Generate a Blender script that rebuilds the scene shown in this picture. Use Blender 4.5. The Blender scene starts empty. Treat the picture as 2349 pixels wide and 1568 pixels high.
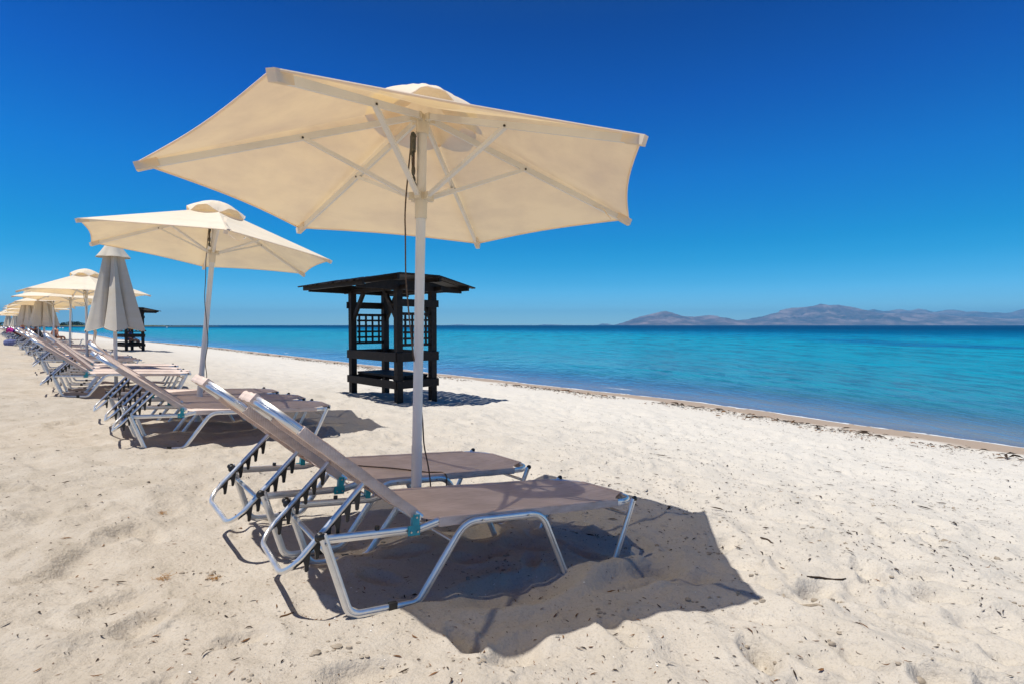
import bpy, math, random
import numpy as np
from mathutils import Vector, Matrix
PI = math.pi
rad = math.radians
S = bpy.context.scene
COL = S.collection
rnd = random.Random(7)

# ------------------------------------------------------------ camera, sky, sun, exposure
CAMZ = 1.34
cd = bpy.data.cameras.new("camera"); cam = bpy.data.objects.new("camera", cd); COL.objects.link(cam)
cam.location = (0, 0, CAMZ)
cam.rotation_euler = (rad(90 - 1.784), 0, 0)
cd.sensor_width = 36; cd.lens = 1220 / 2349 * 36
cd.clip_start = 0.05; cd.clip_end = 120000
S.camera = cam
SUNV = Vector((-0.295, -0.105, 1.0)).normalized()          # towards the sun
SUN_EL = math.asin(SUNV.z); SUN_AZ = math.atan2(SUNV.x, SUNV.y)   # azimuth clockwise from +Y
w = bpy.data.worlds.new("World"); S.world = w; w.use_nodes = True
nt = w.node_tree; nt.nodes.clear()
sky = nt.nodes.new("ShaderNodeTexSky"); sky.sky_type = 'NISHITA'; sky.sun_disc = False
sky.sun_elevation = SUN_EL; sky.sun_rotation = SUN_AZ
sky.altitude = 0; sky.air_density = 1.0; sky.dust_density = 0.1; sky.ozone_density = 3.0
hsv = nt.nodes.new("ShaderNodeHueSaturation"); hsv.inputs['Saturation'].default_value = 1.2
hsv.inputs['Hue'].default_value = 0.492
# a polarising filter deepens the upper sky: darker the higher the view direction
tc = nt.nodes.new("ShaderNodeTexCoord"); sx = nt.nodes.new("ShaderNodeSeparateXYZ")
ramp = nt.nodes.new("ShaderNodeValToRGB")
e = ramp.color_ramp.elements
e[0].position = 0.0; e[0].color = (.36, .68, 1.0, 1)
e[1].position = 1.0; e[1].color = (0.1505, 0.1368, 0.1129, 1)
for p_, c_ in ((0.041, (0.17, 0.455, 0.76)), (0.0757, (0.075, 0.365, 0.60)), (0.11, (0.0205, 0.325, 0.5268)), (0.144, (0.0, 0.3045, 0.4995)), (0.194, (0.0, 0.2867, 0.5111)), (0.258, (0.0, 0.2668, 0.5309)), (0.376, (0.0, 0.1882, 0.4789)), (0.478, (0.0, 0.1368, 0.3763)), (0.62, (0.0684, 0.13, 0.2326))):
    q_ = e.new(p_); q_.color = (*c_, 1)
hsv.inputs['Value'].default_value = 1.9
mul = nt.nodes.new("ShaderNodeMix"); mul.data_type = 'RGBA'; mul.blend_type = 'MULTIPLY'; mul.inputs[0].default_value = 1.0
bg = nt.nodes.new("ShaderNodeBackground"); bg.inputs[1].default_value = 0.102
wo = nt.nodes.new("ShaderNodeOutputWorld")
L_ = nt.links.new
L_(tc.outputs['Generated'], sx.inputs[0]); L_(sx.outputs['Z'], ramp.inputs[0])
L_(sky.outputs[0], hsv.inputs['Color']); L_(hsv.outputs[0], mul.inputs[6]); L_(ramp.outputs[0], mul.inputs[7])
L_(mul.outputs[2], bg.inputs[0]); L_(bg.outputs[0], wo.inputs[0])
sl = bpy.data.lights.new("sun", 'SUN'); sl.energy = 4.6; sl.angle = rad(0.53); sl.color = (1.0, 0.955, 0.88)
so = bpy.data.objects.new("sun", sl); COL.objects.link(so)
so.rotation_euler = SUNV.to_track_quat('Z', 'Y').to_euler()
S.view_settings.view_transform = 'Standard'; S.view_settings.look = 'None'
S.view_settings.exposure = 0.25; S.view_settings.gamma = 1.0; S.view_settings.use_curve_mapping = False
S.cycles.use_denoising = True
S.cycles.max_bounces = 8; S.cycles.transparent_max_bounces = 12

# ------------------------------------------------------------ materials
def mat(name):
    m = bpy.data.materials.new(name); m.use_nodes = True
    return m, m.node_tree, m.node_tree.nodes["Principled BSDF"]
def N(t, k, **kw):
    n = t.nodes.new(k)
    for a, b in kw.items():
        if a in ('sc', 'dt', 'rg'):
            n.inputs[{'sc': 'Scale', 'dt': 'Detail', 'rg': 'Roughness'}[a]].default_value = b
        else: setattr(n, a, b)
    return n
def noise(t, scale, detail=4, rough=.55, vec=None):
    n = N(t, "ShaderNodeTexNoise", sc=scale, dt=detail, rg=rough)
    if vec: t.links.new(vec, n.inputs['Vector'])
    return n
def cramp(t, fac, stops):
    r = t.nodes.new("ShaderNodeValToRGB"); e = r.color_ramp.elements
    e[0].position, e[0].color = stops[0][0], (*stops[0][1], 1)
    e[1].position, e[1].color = stops[-1][0], (*stops[-1][1], 1)
    for p, c in stops[1:-1]:
        x = e.new(p); x.color = (*c, 1)
    t.links.new(fac, r.inputs[0]); return r
def bump(t, h, strength, dist, nrm=None):
    b = t.nodes.new("ShaderNodeBump"); b.inputs['Strength'].default_value = strength; b.inputs['Distance'].default_value = dist
    t.links.new(h, b.inputs['Height'])
    if nrm: t.links.new(nrm, b.inputs['Normal'])
    return b
def math_(t, op, a, b=None, clamp=False):
    n = t.nodes.new("ShaderNodeMath"); n.operation = op; n.use_clamp = clamp
    for i, v in enumerate((a, b)):
        if v is None: continue
        if isinstance(v, (int, float)): n.inputs[i].default_value = v
        else: t.links.new(v, n.inputs[i])
    return n.outputs[0]
def simple(name, col, rough=.5, metal=0., var=.12, scale=6., spec=.5, bmp=0., bscale=80., coord='Object'):
    m, t, b = mat(name)
    tcn = N(t, "ShaderNodeTexCoord")
    n = noise(t, scale, 5, .6, tcn.outputs[coord])
    lo = tuple(max(0, c * (1 - var)) for c in col); hi = tuple(min(1, c * (1 + var)) for c in col)
    r = cramp(t, n.outputs[0], [(.3, lo), (.7, hi)])
    t.links.new(r.outputs[0], b.inputs['Base Color'])
    b.inputs['Roughness'].default_value = rough; b.inputs['Metallic'].default_value = metal
    b.inputs['Specular IOR Level'].default_value = spec
    if bmp:
        n2 = noise(t, bscale, 4, .6, tcn.outputs[coord]); bb = bump(t, n2.outputs[0], bmp, .002)
        t.links.new(bb.outputs[0], b.inputs['Normal'])
    return m
M = {}
def m_sand():
    m, t, b = mat("sand")
    tcn = N(t, "ShaderNodeTexCoord"); P = tcn.outputs['Object']
    big = noise(t, .35, 4, .6, P); mid = noise(t, 3., 6, .65, P); fine = noise(t, 320., 3, .7, P); grit = noise(t, 90., 4, .75, P)
    c1 = cramp(t, mid.outputs[0], [(.25, (.40, .35, .28)), (.5, (.465, .41, .34)), (.75, (.52, .47, .40))])
    c2 = cramp(t, grit.outputs[0], [(.30, (.62, .60, .58)), (.45, (.95, .95, .95)), (.62, (1, 1, 1)), (.78, (1.0, 1.0, 1.0))])
    mx = N(t, "ShaderNodeMix", data_type='RGBA', blend_type='MULTIPLY'); mx.inputs[0].default_value = .8
    t.links.new(c1.outputs[0], mx.inputs[6]); t.links.new(c2.outputs[0], mx.inputs[7])
    # the sand whitens towards the water (bleached, dry and shelly) and is brown where the sea wets it
    q = N(t, "ShaderNodeAttribute", attribute_name="q")
    nq = noise(t, 1.3, 3, .5, P)
    qq = math_(t, 'ADD', q.outputs['Fac'], math_(t, 'MULTIPLY', math_(t, 'SUBTRACT', nq.outputs[0], .5), 1.0))
    mr = N(t, "ShaderNodeMapRange"); t.links.new(qq, mr.inputs[0])
    mr.inputs[1].default_value = 1.05; mr.inputs[2].default_value = .75; mr.inputs[3].default_value = 0; mr.inputs[4].default_value = 1
    mw = N(t, "ShaderNodeMapRange"); t.links.new(q.outputs['Fac'], mw.inputs[0])
    mw.inputs[1].default_value = 11.; mw.inputs[2].default_value = 4.5; mw.inputs[3].default_value = 0; mw.inputs[4].default_value = .85
    pale = N(t, "ShaderNodeMix", data_type='RGBA'); t.links.new(mw.outputs[0], pale.inputs[0])
    t.links.new(mx.outputs[2], pale.inputs[6])
    pc = N(t, "ShaderNodeMix", data_type='RGBA', blend_type='MULTIPLY'); pc.inputs[0].default_value = .7
    pc.inputs[6].default_value = (.64, .61, .555, 1); t.links.new(c2.outputs[0], pc.inputs[7])
    t.links.new(pc.outputs[2], pale.inputs[7])
    wet = N(t, "ShaderNodeMix", data_type='RGBA'); t.links.new(mr.outputs[0], wet.inputs[0])
    t.links.new(pale.outputs[2], wet.inputs[6]); wet.inputs[7].default_value = (.37, .285, .205, 1)
    su = N(t, "ShaderNodeMapRange"); t.links.new(q.outputs['Fac'], su.inputs[0]); su.inputs[1].default_value = -.2; su.inputs[2].default_value = -1.2; su.inputs[3].default_value = 0; su.inputs[4].default_value = 1
    sub = N(t, "ShaderNodeMix", data_type='RGBA'); t.links.new(su.outputs[0], sub.inputs[0]); t.links.new(wet.outputs[2], sub.inputs[6]); sub.inputs[7].default_value = (.46, .42, .34, 1)
    t.links.new(sub.outputs[2], b.inputs['Base Color'])
    rr = N(t, "ShaderNodeMapRange"); t.links.new(mr.outputs[0], rr.inputs[0]); rr.inputs[3].default_value = .95; rr.inputs[4].default_value = .55
    t.links.new(rr.outputs[0], b.inputs['Roughness']); b.inputs['Specular IOR Level'].default_value = .25
    m2 = noise(t, 14., 5, .6, P); m3 = noise(t, 45., 4, .6, P)
    h = math_(t, 'ADD', math_(t, 'MULTIPLY', m2.outputs[0], 1.0), math_(t, 'MULTIPLY', m3.outputs[0], .35))
    h = math_(t, 'ADD', h, math_(t, 'MULTIPLY', fine.outputs[0], .10))
    dry = math_(t, 'SUBTRACT', 1.0, math_(t, 'MULTIPLY', mr.outputs[0], .93))
    h = math_(t, 'MULTIPLY', h, dry)
    bb = bump(t, h, .95, .022)
    t.links.new(bb.outputs[0], b.inputs['Normal'])
    return m
M['sand'] = m_sand()
def m_water():
    m, t, b = mat("sea_water")
    out = [n for n in t.nodes if n.type == 'OUTPUT_MATERIAL'][0]
    tcn = N(t, "ShaderNodeTexCoord"); P = tcn.outputs['Object']
    q = N(t, "ShaderNodeAttribute", attribute_name="q"); qd = math_(t, 'MULTIPLY', q.outputs['Fac'], -1.0)   # metres out from the shore
    mp = N(t, "ShaderNodeMapping"); t.links.new(P, mp.inputs['Vector']); mp.inputs['Rotation'].default_value = (0, 0, rad(-40)); mp.inputs['Scale'].default_value = (1, .42, 1)
    V = mp.outputs[0]
    n_big = noise(t, .03, 4, .55, V); n_patch = noise(t, .016, 5, .6, V)
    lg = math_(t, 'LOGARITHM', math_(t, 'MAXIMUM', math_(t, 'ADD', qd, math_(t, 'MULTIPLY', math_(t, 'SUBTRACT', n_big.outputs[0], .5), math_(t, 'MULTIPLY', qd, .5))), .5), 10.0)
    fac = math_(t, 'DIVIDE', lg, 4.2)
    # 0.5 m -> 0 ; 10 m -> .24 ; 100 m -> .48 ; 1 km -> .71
    c = cramp(t, fac, [(0.0, (.16, .25, .38)), (.10, (.10, .24, .34)), (.15, (.045, .25, .33)), (.20, (.012, .26, .34)), (.30, (.0, .265, .375)), (.43, (.0, .25, .38)),  # lavender at the shore end stands for reflected sky, put into the colour
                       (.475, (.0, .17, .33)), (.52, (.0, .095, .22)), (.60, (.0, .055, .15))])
    pr = cramp(t, n_patch.outputs[0], [(.50, (0, 0, 0)), (.62, (1, 1, 1))])
    # a dark seagrass bed about a hundred metres out
    bed = N(t, "ShaderNodeMapRange"); bed.interpolation_type = 'SMOOTHSTEP'; t.links.new(qd, bed.inputs[0]); bed.inputs[1].default_value = 42; bed.inputs[2].default_value = 50
    bed2 = N(t, "ShaderNodeMapRange"); bed2.interpolation_type = 'SMOOTHSTEP'; t.links.new(qd, bed2.inputs[0]); bed2.inputs[1].default_value = 80; bed2.inputs[2].default_value = 66
    bf = math_(t, 'MULTIPLY', math_(t, 'MULTIPLY', bed.outputs[0], bed2.outputs[0]), pr.outputs[0])
    bf = math_(t, 'MULTIPLY', bf, .8)
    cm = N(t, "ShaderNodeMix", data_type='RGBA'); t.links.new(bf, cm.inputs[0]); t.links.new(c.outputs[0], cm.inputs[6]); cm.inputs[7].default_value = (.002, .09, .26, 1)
    # choppy ripples, finer near the beach
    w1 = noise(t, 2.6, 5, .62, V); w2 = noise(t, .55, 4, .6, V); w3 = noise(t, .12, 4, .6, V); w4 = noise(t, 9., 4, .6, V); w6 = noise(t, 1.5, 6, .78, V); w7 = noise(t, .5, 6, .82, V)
    # light and dark of the ripple facets, put into the water colour as streaks
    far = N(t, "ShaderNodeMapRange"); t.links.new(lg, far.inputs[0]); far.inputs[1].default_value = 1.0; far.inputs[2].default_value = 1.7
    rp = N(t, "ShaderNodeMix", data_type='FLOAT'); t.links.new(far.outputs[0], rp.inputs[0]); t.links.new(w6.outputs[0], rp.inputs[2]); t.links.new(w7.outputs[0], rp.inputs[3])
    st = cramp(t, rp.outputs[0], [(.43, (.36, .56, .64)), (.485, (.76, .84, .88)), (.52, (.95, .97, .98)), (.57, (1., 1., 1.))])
    h = math_(t, 'ADD', math_(t, 'MULTIPLY', w1.outputs[0], .20), math_(t, 'MULTIPLY', w2.outputs[0], .55))
    h = math_(t, 'ADD', h, math_(t, 'MULTIPLY', w3.outputs[0], 1.6)); h = math_(t, 'ADD', h, math_(t, 'MULTIPLY', w4.outputs[0], .05))
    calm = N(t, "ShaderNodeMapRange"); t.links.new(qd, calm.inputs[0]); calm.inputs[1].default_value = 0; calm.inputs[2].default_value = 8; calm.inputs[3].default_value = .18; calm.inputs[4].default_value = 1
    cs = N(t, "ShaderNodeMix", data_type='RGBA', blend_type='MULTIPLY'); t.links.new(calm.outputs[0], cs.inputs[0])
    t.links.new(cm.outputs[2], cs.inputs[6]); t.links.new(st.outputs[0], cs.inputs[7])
    hb = math_(t, 'MULTIPLY', h, calm.outputs[0])
    bb = bump(t, hb, .9, 1.0)
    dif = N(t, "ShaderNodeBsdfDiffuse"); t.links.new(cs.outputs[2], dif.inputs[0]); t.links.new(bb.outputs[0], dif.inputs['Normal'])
    tr = N(t, "ShaderNodeBsdfTransparent"); tr.inputs[0].default_value = (.80, .90, .90, 1)
    see = N(t, "ShaderNodeMapRange"); see.interpolation_type = 'SMOOTHSTEP'; t.links.new(qd, see.inputs[0]); see.inputs[1].default_value = -.2; see.inputs[2].default_value = 7.5; see.inputs[3].default_value = .38; see.inputs[4].default_value = 1
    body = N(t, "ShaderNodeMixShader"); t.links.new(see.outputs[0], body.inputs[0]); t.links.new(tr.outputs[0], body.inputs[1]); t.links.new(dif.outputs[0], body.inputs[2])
    gl = N(t, "ShaderNodeBsdfGlossy"); gl.inputs['Roughness'].default_value = .05; t.links.new(bb.outputs[0], gl.inputs['Normal']); gl.inputs[0].default_value = (.9, .95, 1, 1)
    fr = N(t, "ShaderNodeFresnel"); fr.inputs[0].default_value = 1.33; t.links.new(bb.outputs[0], fr.inputs['Normal'])
    fm_ = N(t, "ShaderNodeMapRange"); t.links.new(lg, fm_.inputs[0]); fm_.inputs[1].default_value = .3; fm_.inputs[2].default_value = 2.2; fm_.inputs[3].default_value = 1.5; fm_.inputs[4].default_value = .09
    fs = math_(t, 'MULTIPLY', fr.outputs[0], fm_.outputs[0], True)
    mix = N(t, "ShaderNodeMixShader"); t.links.new(fs, mix.inputs[0]); t.links.new(body.outputs[0], mix.inputs[1]); t.links.new(gl.outputs[0], mix.inputs[2])
    # foam at the lip of the wash
    fn = noise(t, 3.5, 6, .7, P)
    fq = math_(t, 'ADD', qd, math_(t, 'MULTIPLY', math_(t, 'SUBTRACT', fn.outputs[0], .5), .35))
    f1 = N(t, "ShaderNodeMapRange"); t.links.new(fq, f1.inputs[0]); f1.inputs[1].default_value = .09; f1.inputs[2].default_value = .02; f1.inputs[3].default_value = 0; f1.inputs[4].default_value = .75
    # a small wavelet breaking here and there a couple of metres out
    wf = noise(t, .35, 3, .5, P); wb = noise(t, 6., 5, .75, P)
    q2 = math_(t, 'ADD', qd, math_(t, 'MULTIPLY', wb.outputs[0], .5))
    g1 = N(t, "ShaderNodeMapRange"); t.links.new(q2, g1.inputs[0]); g1.inputs[1].default_value = 1.15; g1.inputs[2].default_value = 1.25
    g2 = N(t, "ShaderNodeMapRange"); t.links.new(q2, g2.inputs[0]); g2.inputs[1].default_value = 1.40; g2.inputs[2].default_value = 1.25
    g3 = N(t, "ShaderNodeMapRange"); t.links.new(wf.outputs[0], g3.inputs[0]); g3.inputs[1].default_value = .585; g3.inputs[2].default_value = .68
    gg = math_(t, 'MULTIPLY', math_(t, 'MULTIPLY', g1.outputs[0], g2.outputs[0]), math_(t, 'MULTIPLY', g3.outputs[0], .55))
    ff = math_(t, 'MAXIMUM', f1.outputs[0], gg)
    foam = N(t, "ShaderNodeBsdfDiffuse"); foam.inputs[0].default_value = (.8, .82, .82, 1)
    fm = N(t, "ShaderNodeMixShader"); t.links.new(ff, fm.inputs[0]); t.links.new(mix.outputs[0], fm.inputs[1]); t.links.new(foam.outputs[0], fm.inputs[2])
    t.links.new(fm.outputs[0], out.inputs[0])
    return m
M['water'] = m_water()
def m_canvas(name, top, trans, stain=(.55, .40, .22), tmix=.42, weave=0.):
    m, t, b = mat(name)
    out = [n for n in t.nodes if n.type == 'OUTPUT_MATERIAL'][0]
    tcn = N(t, "ShaderNodeTexCoord"); P = tcn.outputs['Object']
    n1 = noise(t, 2.2, 5, .6, P)
    mp = N(t, "ShaderNodeMapping"); mp.inputs['Scale'].default_value = (1.5, 1.5, 6); t.links.new(P, mp.inputs[0])
    n3 = noise(t, 1.4, 5, .65, mp.outputs[0])
    n2 = noise(t, 240., 2, .5, P)
    c = cramp(t, n3.outputs[0], [(.38, top), (.70, tuple(x * k for x, k in zip(top, (.97, .94, .88))))])
    s = cramp(t, n3.outputs[0], [(.40, trans), (.74, stain)])
    cr = noise(t, 5., 4, .6, P); b0 = bump(t, cr.outputs[0], .35, .02); bb = bump(t, n2.outputs[0], .35, .001, b0.outputs[0])
    d = N(t, "ShaderNodeBsdfDiffuse"); tl = N(t, "ShaderNodeBsdfTranslucent")
    t.links.new(c.outputs[0], d.inputs[0]); t.links.new(s.outputs[0], tl.inputs[0]); t.links.new(bb.outputs[0], d.inputs['Normal'])
    mx = N(t, "ShaderNodeMixShader"); mx.inputs[0].default_value = tmix
    t.links.new(d.outputs[0], mx.inputs[1]); t.links.new(tl.outputs[0], mx.inputs[2])
    # the open weave lets a little light straight through
    tp = N(t, "ShaderNodeBsdfTransparent"); tp.inputs[0].default_value = (1, .93, .82, 1)
    m2 = N(t, "ShaderNodeMixShader"); m2.inputs[0].default_value = weave
    t.links.new(mx.outputs[0], m2.inputs[1]); t.links.new(tp.outputs[0], m2.inputs[2]); t.links.new(m2.outputs[0], out.inputs[0])
    return m
M['canvas'] = m_canvas("cream_canvas", (.93, .895, .79), (.92, .55, .12), (.60, .33, .09), .27, .14)
M['canvas_grey'] = m_canvas("grey_canvas", (.68, .63, .54), (.35, .30, .24), (.3, .25, .2), .12)
def m_sling():
    m, t, b = mat("taupe_mesh_sling")
    tcn = N(t, "ShaderNodeTexCoord"); P = tcn.outputs['Object']
    mp = N(t, "ShaderNodeMapping"); mp.inputs['Scale'].default_value = (9, 90, 30); t.links.new(P, mp.inputs[0])
    n1 = noise(t, 1.0, 4, .6, mp.outputs[0])
    mp2 = N(t, "ShaderNodeMapping"); mp2.inputs['Scale'].default_value = (3, 3, 3); t.links.new(P, mp2.inputs[0])
    n2 = noise(t, 1.2, 4, .6, mp2.outputs[0])
    c = cramp(t, n1.outputs[0], [(.25, (.61, .48, .41)), (.5, (.79, .65, .575)), (.75, (.89, .75, .68))])
    c2 = cramp(t, n2.outputs[0], [(.3, (.80, .79, .77)), (.6, (1, 1, 1))])
    mx = N(t, "ShaderNodeMix", data_type='RGBA', blend_type='MULTIPLY'); mx.inputs[0].default_value = 1
    t.links.new(c.outputs[0], mx.inputs[6]); t.links.new(c2.outputs[0], mx.inputs[7]); t.links.new(mx.outputs[2], b.inputs['Base Color'])
    b.inputs['Roughness'].default_value = .75; b.inputs['Specular IOR Level'].default_value = .25
    wv = N(t, "ShaderNodeTexWave", sc=26.); wv.bands_direction = 'X'; t.links.new(P, wv.inputs[0]); wv.inputs['Distortion'].default_value = .6
    wv2 = N(t, "ShaderNodeTexWave", sc=60.); wv2.bands_direction = 'Y'; t.links.new(P, wv2.inputs[0])
    h = math_(t, 'ADD', wv.outputs['Fac'], math_(t, 'MULTIPLY', wv2.outputs['Fac'], .6))
    out = [n for n in t.nodes if n.type == 'OUTPUT_MATERIAL'][0]
    tl = N(t, "ShaderNodeBsdfTranslucent"); tl.inputs[0].default_value = (.80, .52, .30, 1)
    ms = N(t, "ShaderNodeMixShader"); ms.inputs[0].default_value = .14
    t.links.new(b.outputs[0], ms.inputs[1]); t.links.new(tl.outputs[0], ms.inputs[2]); t.links.new(ms.outputs[0], out.inputs[0])
    bb = bump(t, h, .4, .003); t.links.new(bb.outputs[0], b.inputs['Normal'])
    return m
M['sling'] = m_sling()
def m_alu(name="aluminium", col=(.80, .81, .82), rough=.30):
    m, t, b = mat(name)
    tcn = N(t, "ShaderNodeTexCoord"); P = tcn.outputs['Object']
    n = noise(t, 9., 5, .65, P); n2 = noise(t, 140., 3, .6, P)
    c = cramp(t, n.outputs[0], [(.3, tuple(x * .82 for x in col)), (.65, col)])
    t.links.new(c.outputs[0], b.inputs['Base Color']); b.inputs['Metallic'].default_value = .92
    r = N(t, "ShaderNodeMapRange"); t.links.new(n.outputs[0], r.inputs[0]); r.inputs[3].default_value = rough - .08; r.inputs[4].default_value = rough + .14
    t.links.new(r.outputs[0], b.inputs['Roughness'])
    bb = bump(t, n2.outputs[0], .03, .0005); t.links.new(bb.outputs[0], b.inputs['Normal'])
    return m
M['alu'] = m_alu('aluminium', (.84, .85, .86), .35)
M['white'] = simple("white_painted_metal", (.72, .72, .70), .38, 0, .07, 3., .5, .15, 60.)
M['white_plastic'] = simple("ivory_plastic", (.70, .64, .52), .45, 0, .08, 8.)
M['black'] = simple("black_plastic", (.014, .014, .015), .38, 0, .3, 20., .5)
M['teal'] = simple("teal_plastic", (.003, .30, .37), .42, 0, .25, 14.)
M['steel'] = simple("bolt_steel", (.45, .45, .45), .3, 1., .1, 30.)
M['darkmetal'] = simple("weathered_metal", (.10, .10, .085), .55, .6, .3, 40.)
M['cord'] = simple("brown_cord", (.12, .09, .07), .9, 0, .35, 120., .1, .8, 300.)
def m_wood():
    m, t, b = mat("dark_stained_wood")
    tcn = N(t, "ShaderNodeTexCoord"); P = tcn.outputs['Object']
    mp = N(t, "ShaderNodeMapping"); mp.inputs['Scale'].default_value = (6, 6, 6); t.links.new(P, mp.inputs[0])
    n = noise(t, 2.5, 6, .7, mp.outputs[0]); g = noise(t, 30, 4, .6, mp.outputs[0])
    c = cramp(t, n.outputs[0], [(.3, (.005, .003, .0025)), (.55, (.011, .007, .0055)), (.74, (.035, .023, .018))])
    t.links.new(c.outputs[0], b.inputs['Base Color']); b.inputs['Roughness'].default_value = .6; b.inputs['Specular IOR Level'].default_value = .3
    bb = bump(t, g.outputs[0], .4, .003); t.links.new(bb.outputs[0], b.inputs['Normal'])
    return m
M['wood'] = m_wood()
M['skin'] = simple("tanned_skin", (.46, .22, .14), .5, 0, .1, 12., .4)
M['skin_dark'] = simple("deep_tanned_skin", (.28, .13, .085), .5, 0, .1, 12., .4)
M['hair'] = simple("dark_hair", (.03, .018, .012), .55, 0, .3, 40.)
M['hair_fair'] = simple("fair_hair", (.20, .12, .06), .55, 0, .3, 40.)
M['swim_black'] = simple("black_swimwear", (.01, .01, .012), .6)
M['swim_olive'] = simple("olive_swimwear", (.06, .05, .03), .6)
M['swim_blue'] = simple("blue_swimwear", (.03, .06, .25), .6)
M['pink'] = simple("pink_towel", (.55, .05, .30), .95, 0, .15, 20., .1, .6, 90.)
M['navy'] = simple("navy_towel", (.008, .025, .14), .95, 0, .2, 20., .1, .6, 90.)
M['cream'] = simple("cream_cotton", (.70, .60, .50), .95, 0, .1, 10., .1, .5, 90.)
M['maroon'] = simple("maroon_towel", (.10, .02, .02), .95, 0, .2, 20., .1, .6, 90.)
M['buoy'] = simple("white_buoy", (.8, .8, .78), .4)
M['leaf_brown'] = simple("dry_leaf_brown", (.15, .075, .032), .9, 0, .6, 5., .1)
M['leaf_dark'] = simple("dry_seagrass", (.05, .035, .025), .9, 0, .5, 5., .1)
M['weed_orange'] = simple("dry_fibre", (.40, .20, .05), .9, 0, .4, 20., .1)
M['shell'] = simple("shell_white", (.75, .72, .68), .5, 0, .1, 5., .3)
M['clod'] = simple("damp_sand_clod", (.33, .28, .22), .95, 0, .25, 30., .1, .8, 120.)
M['stone'] = simple("grey_pebble", (.13, .13, .14), .6, 0, .3, 20., .3)
M['crown'] = simple("pine_foliage", (.022, .045, .018), .9, 0, .5, .12, .1)
def m_hill():
    m, t, b = mat("bare_hillside")
    tcn = N(t, "ShaderNodeTexCoord"); P = tcn.outputs['Object']
    mp = N(t, "ShaderNodeMapping"); mp.inputs['Scale'].default_value = (.0012, .0012, .004); t.links.new(P, mp.inputs[0])
    n = noise(t, 1.2, 8, .68, mp.outputs[0]); n2 = noise(t, 7., 5, .7, mp.outputs[0])
    c = cramp(t, n.outputs[0], [(.38, (.06, .045, .065)), (.5, (.14, .10, .12)), (.62, (.30, .22, .225))])
    c2 = cramp(t, n2.outputs[0], [(.35, (.6, .62, .58)), (.6, (1, 1, 1))])
    mx = N(t, "ShaderNodeMix", data_type='RGBA', blend_type='MULTIPLY'); mx.inputs[0].default_value = .9
    t.links.new(c.outputs[0], mx.inputs[6]); t.links.new(c2.outputs[0], mx.inputs[7]); t.links.new(mx.outputs[2], b.inputs['Base Color'])
    b.inputs['Roughness'].default_value = 1; b.inputs['Specular IOR Level'].default_value = 0
    return m
M['hill'] = m_hill()
M['headland'] = simple("headland_scrub", (.10, .11, .06), 1., 0, .5, .05, .0)

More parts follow.
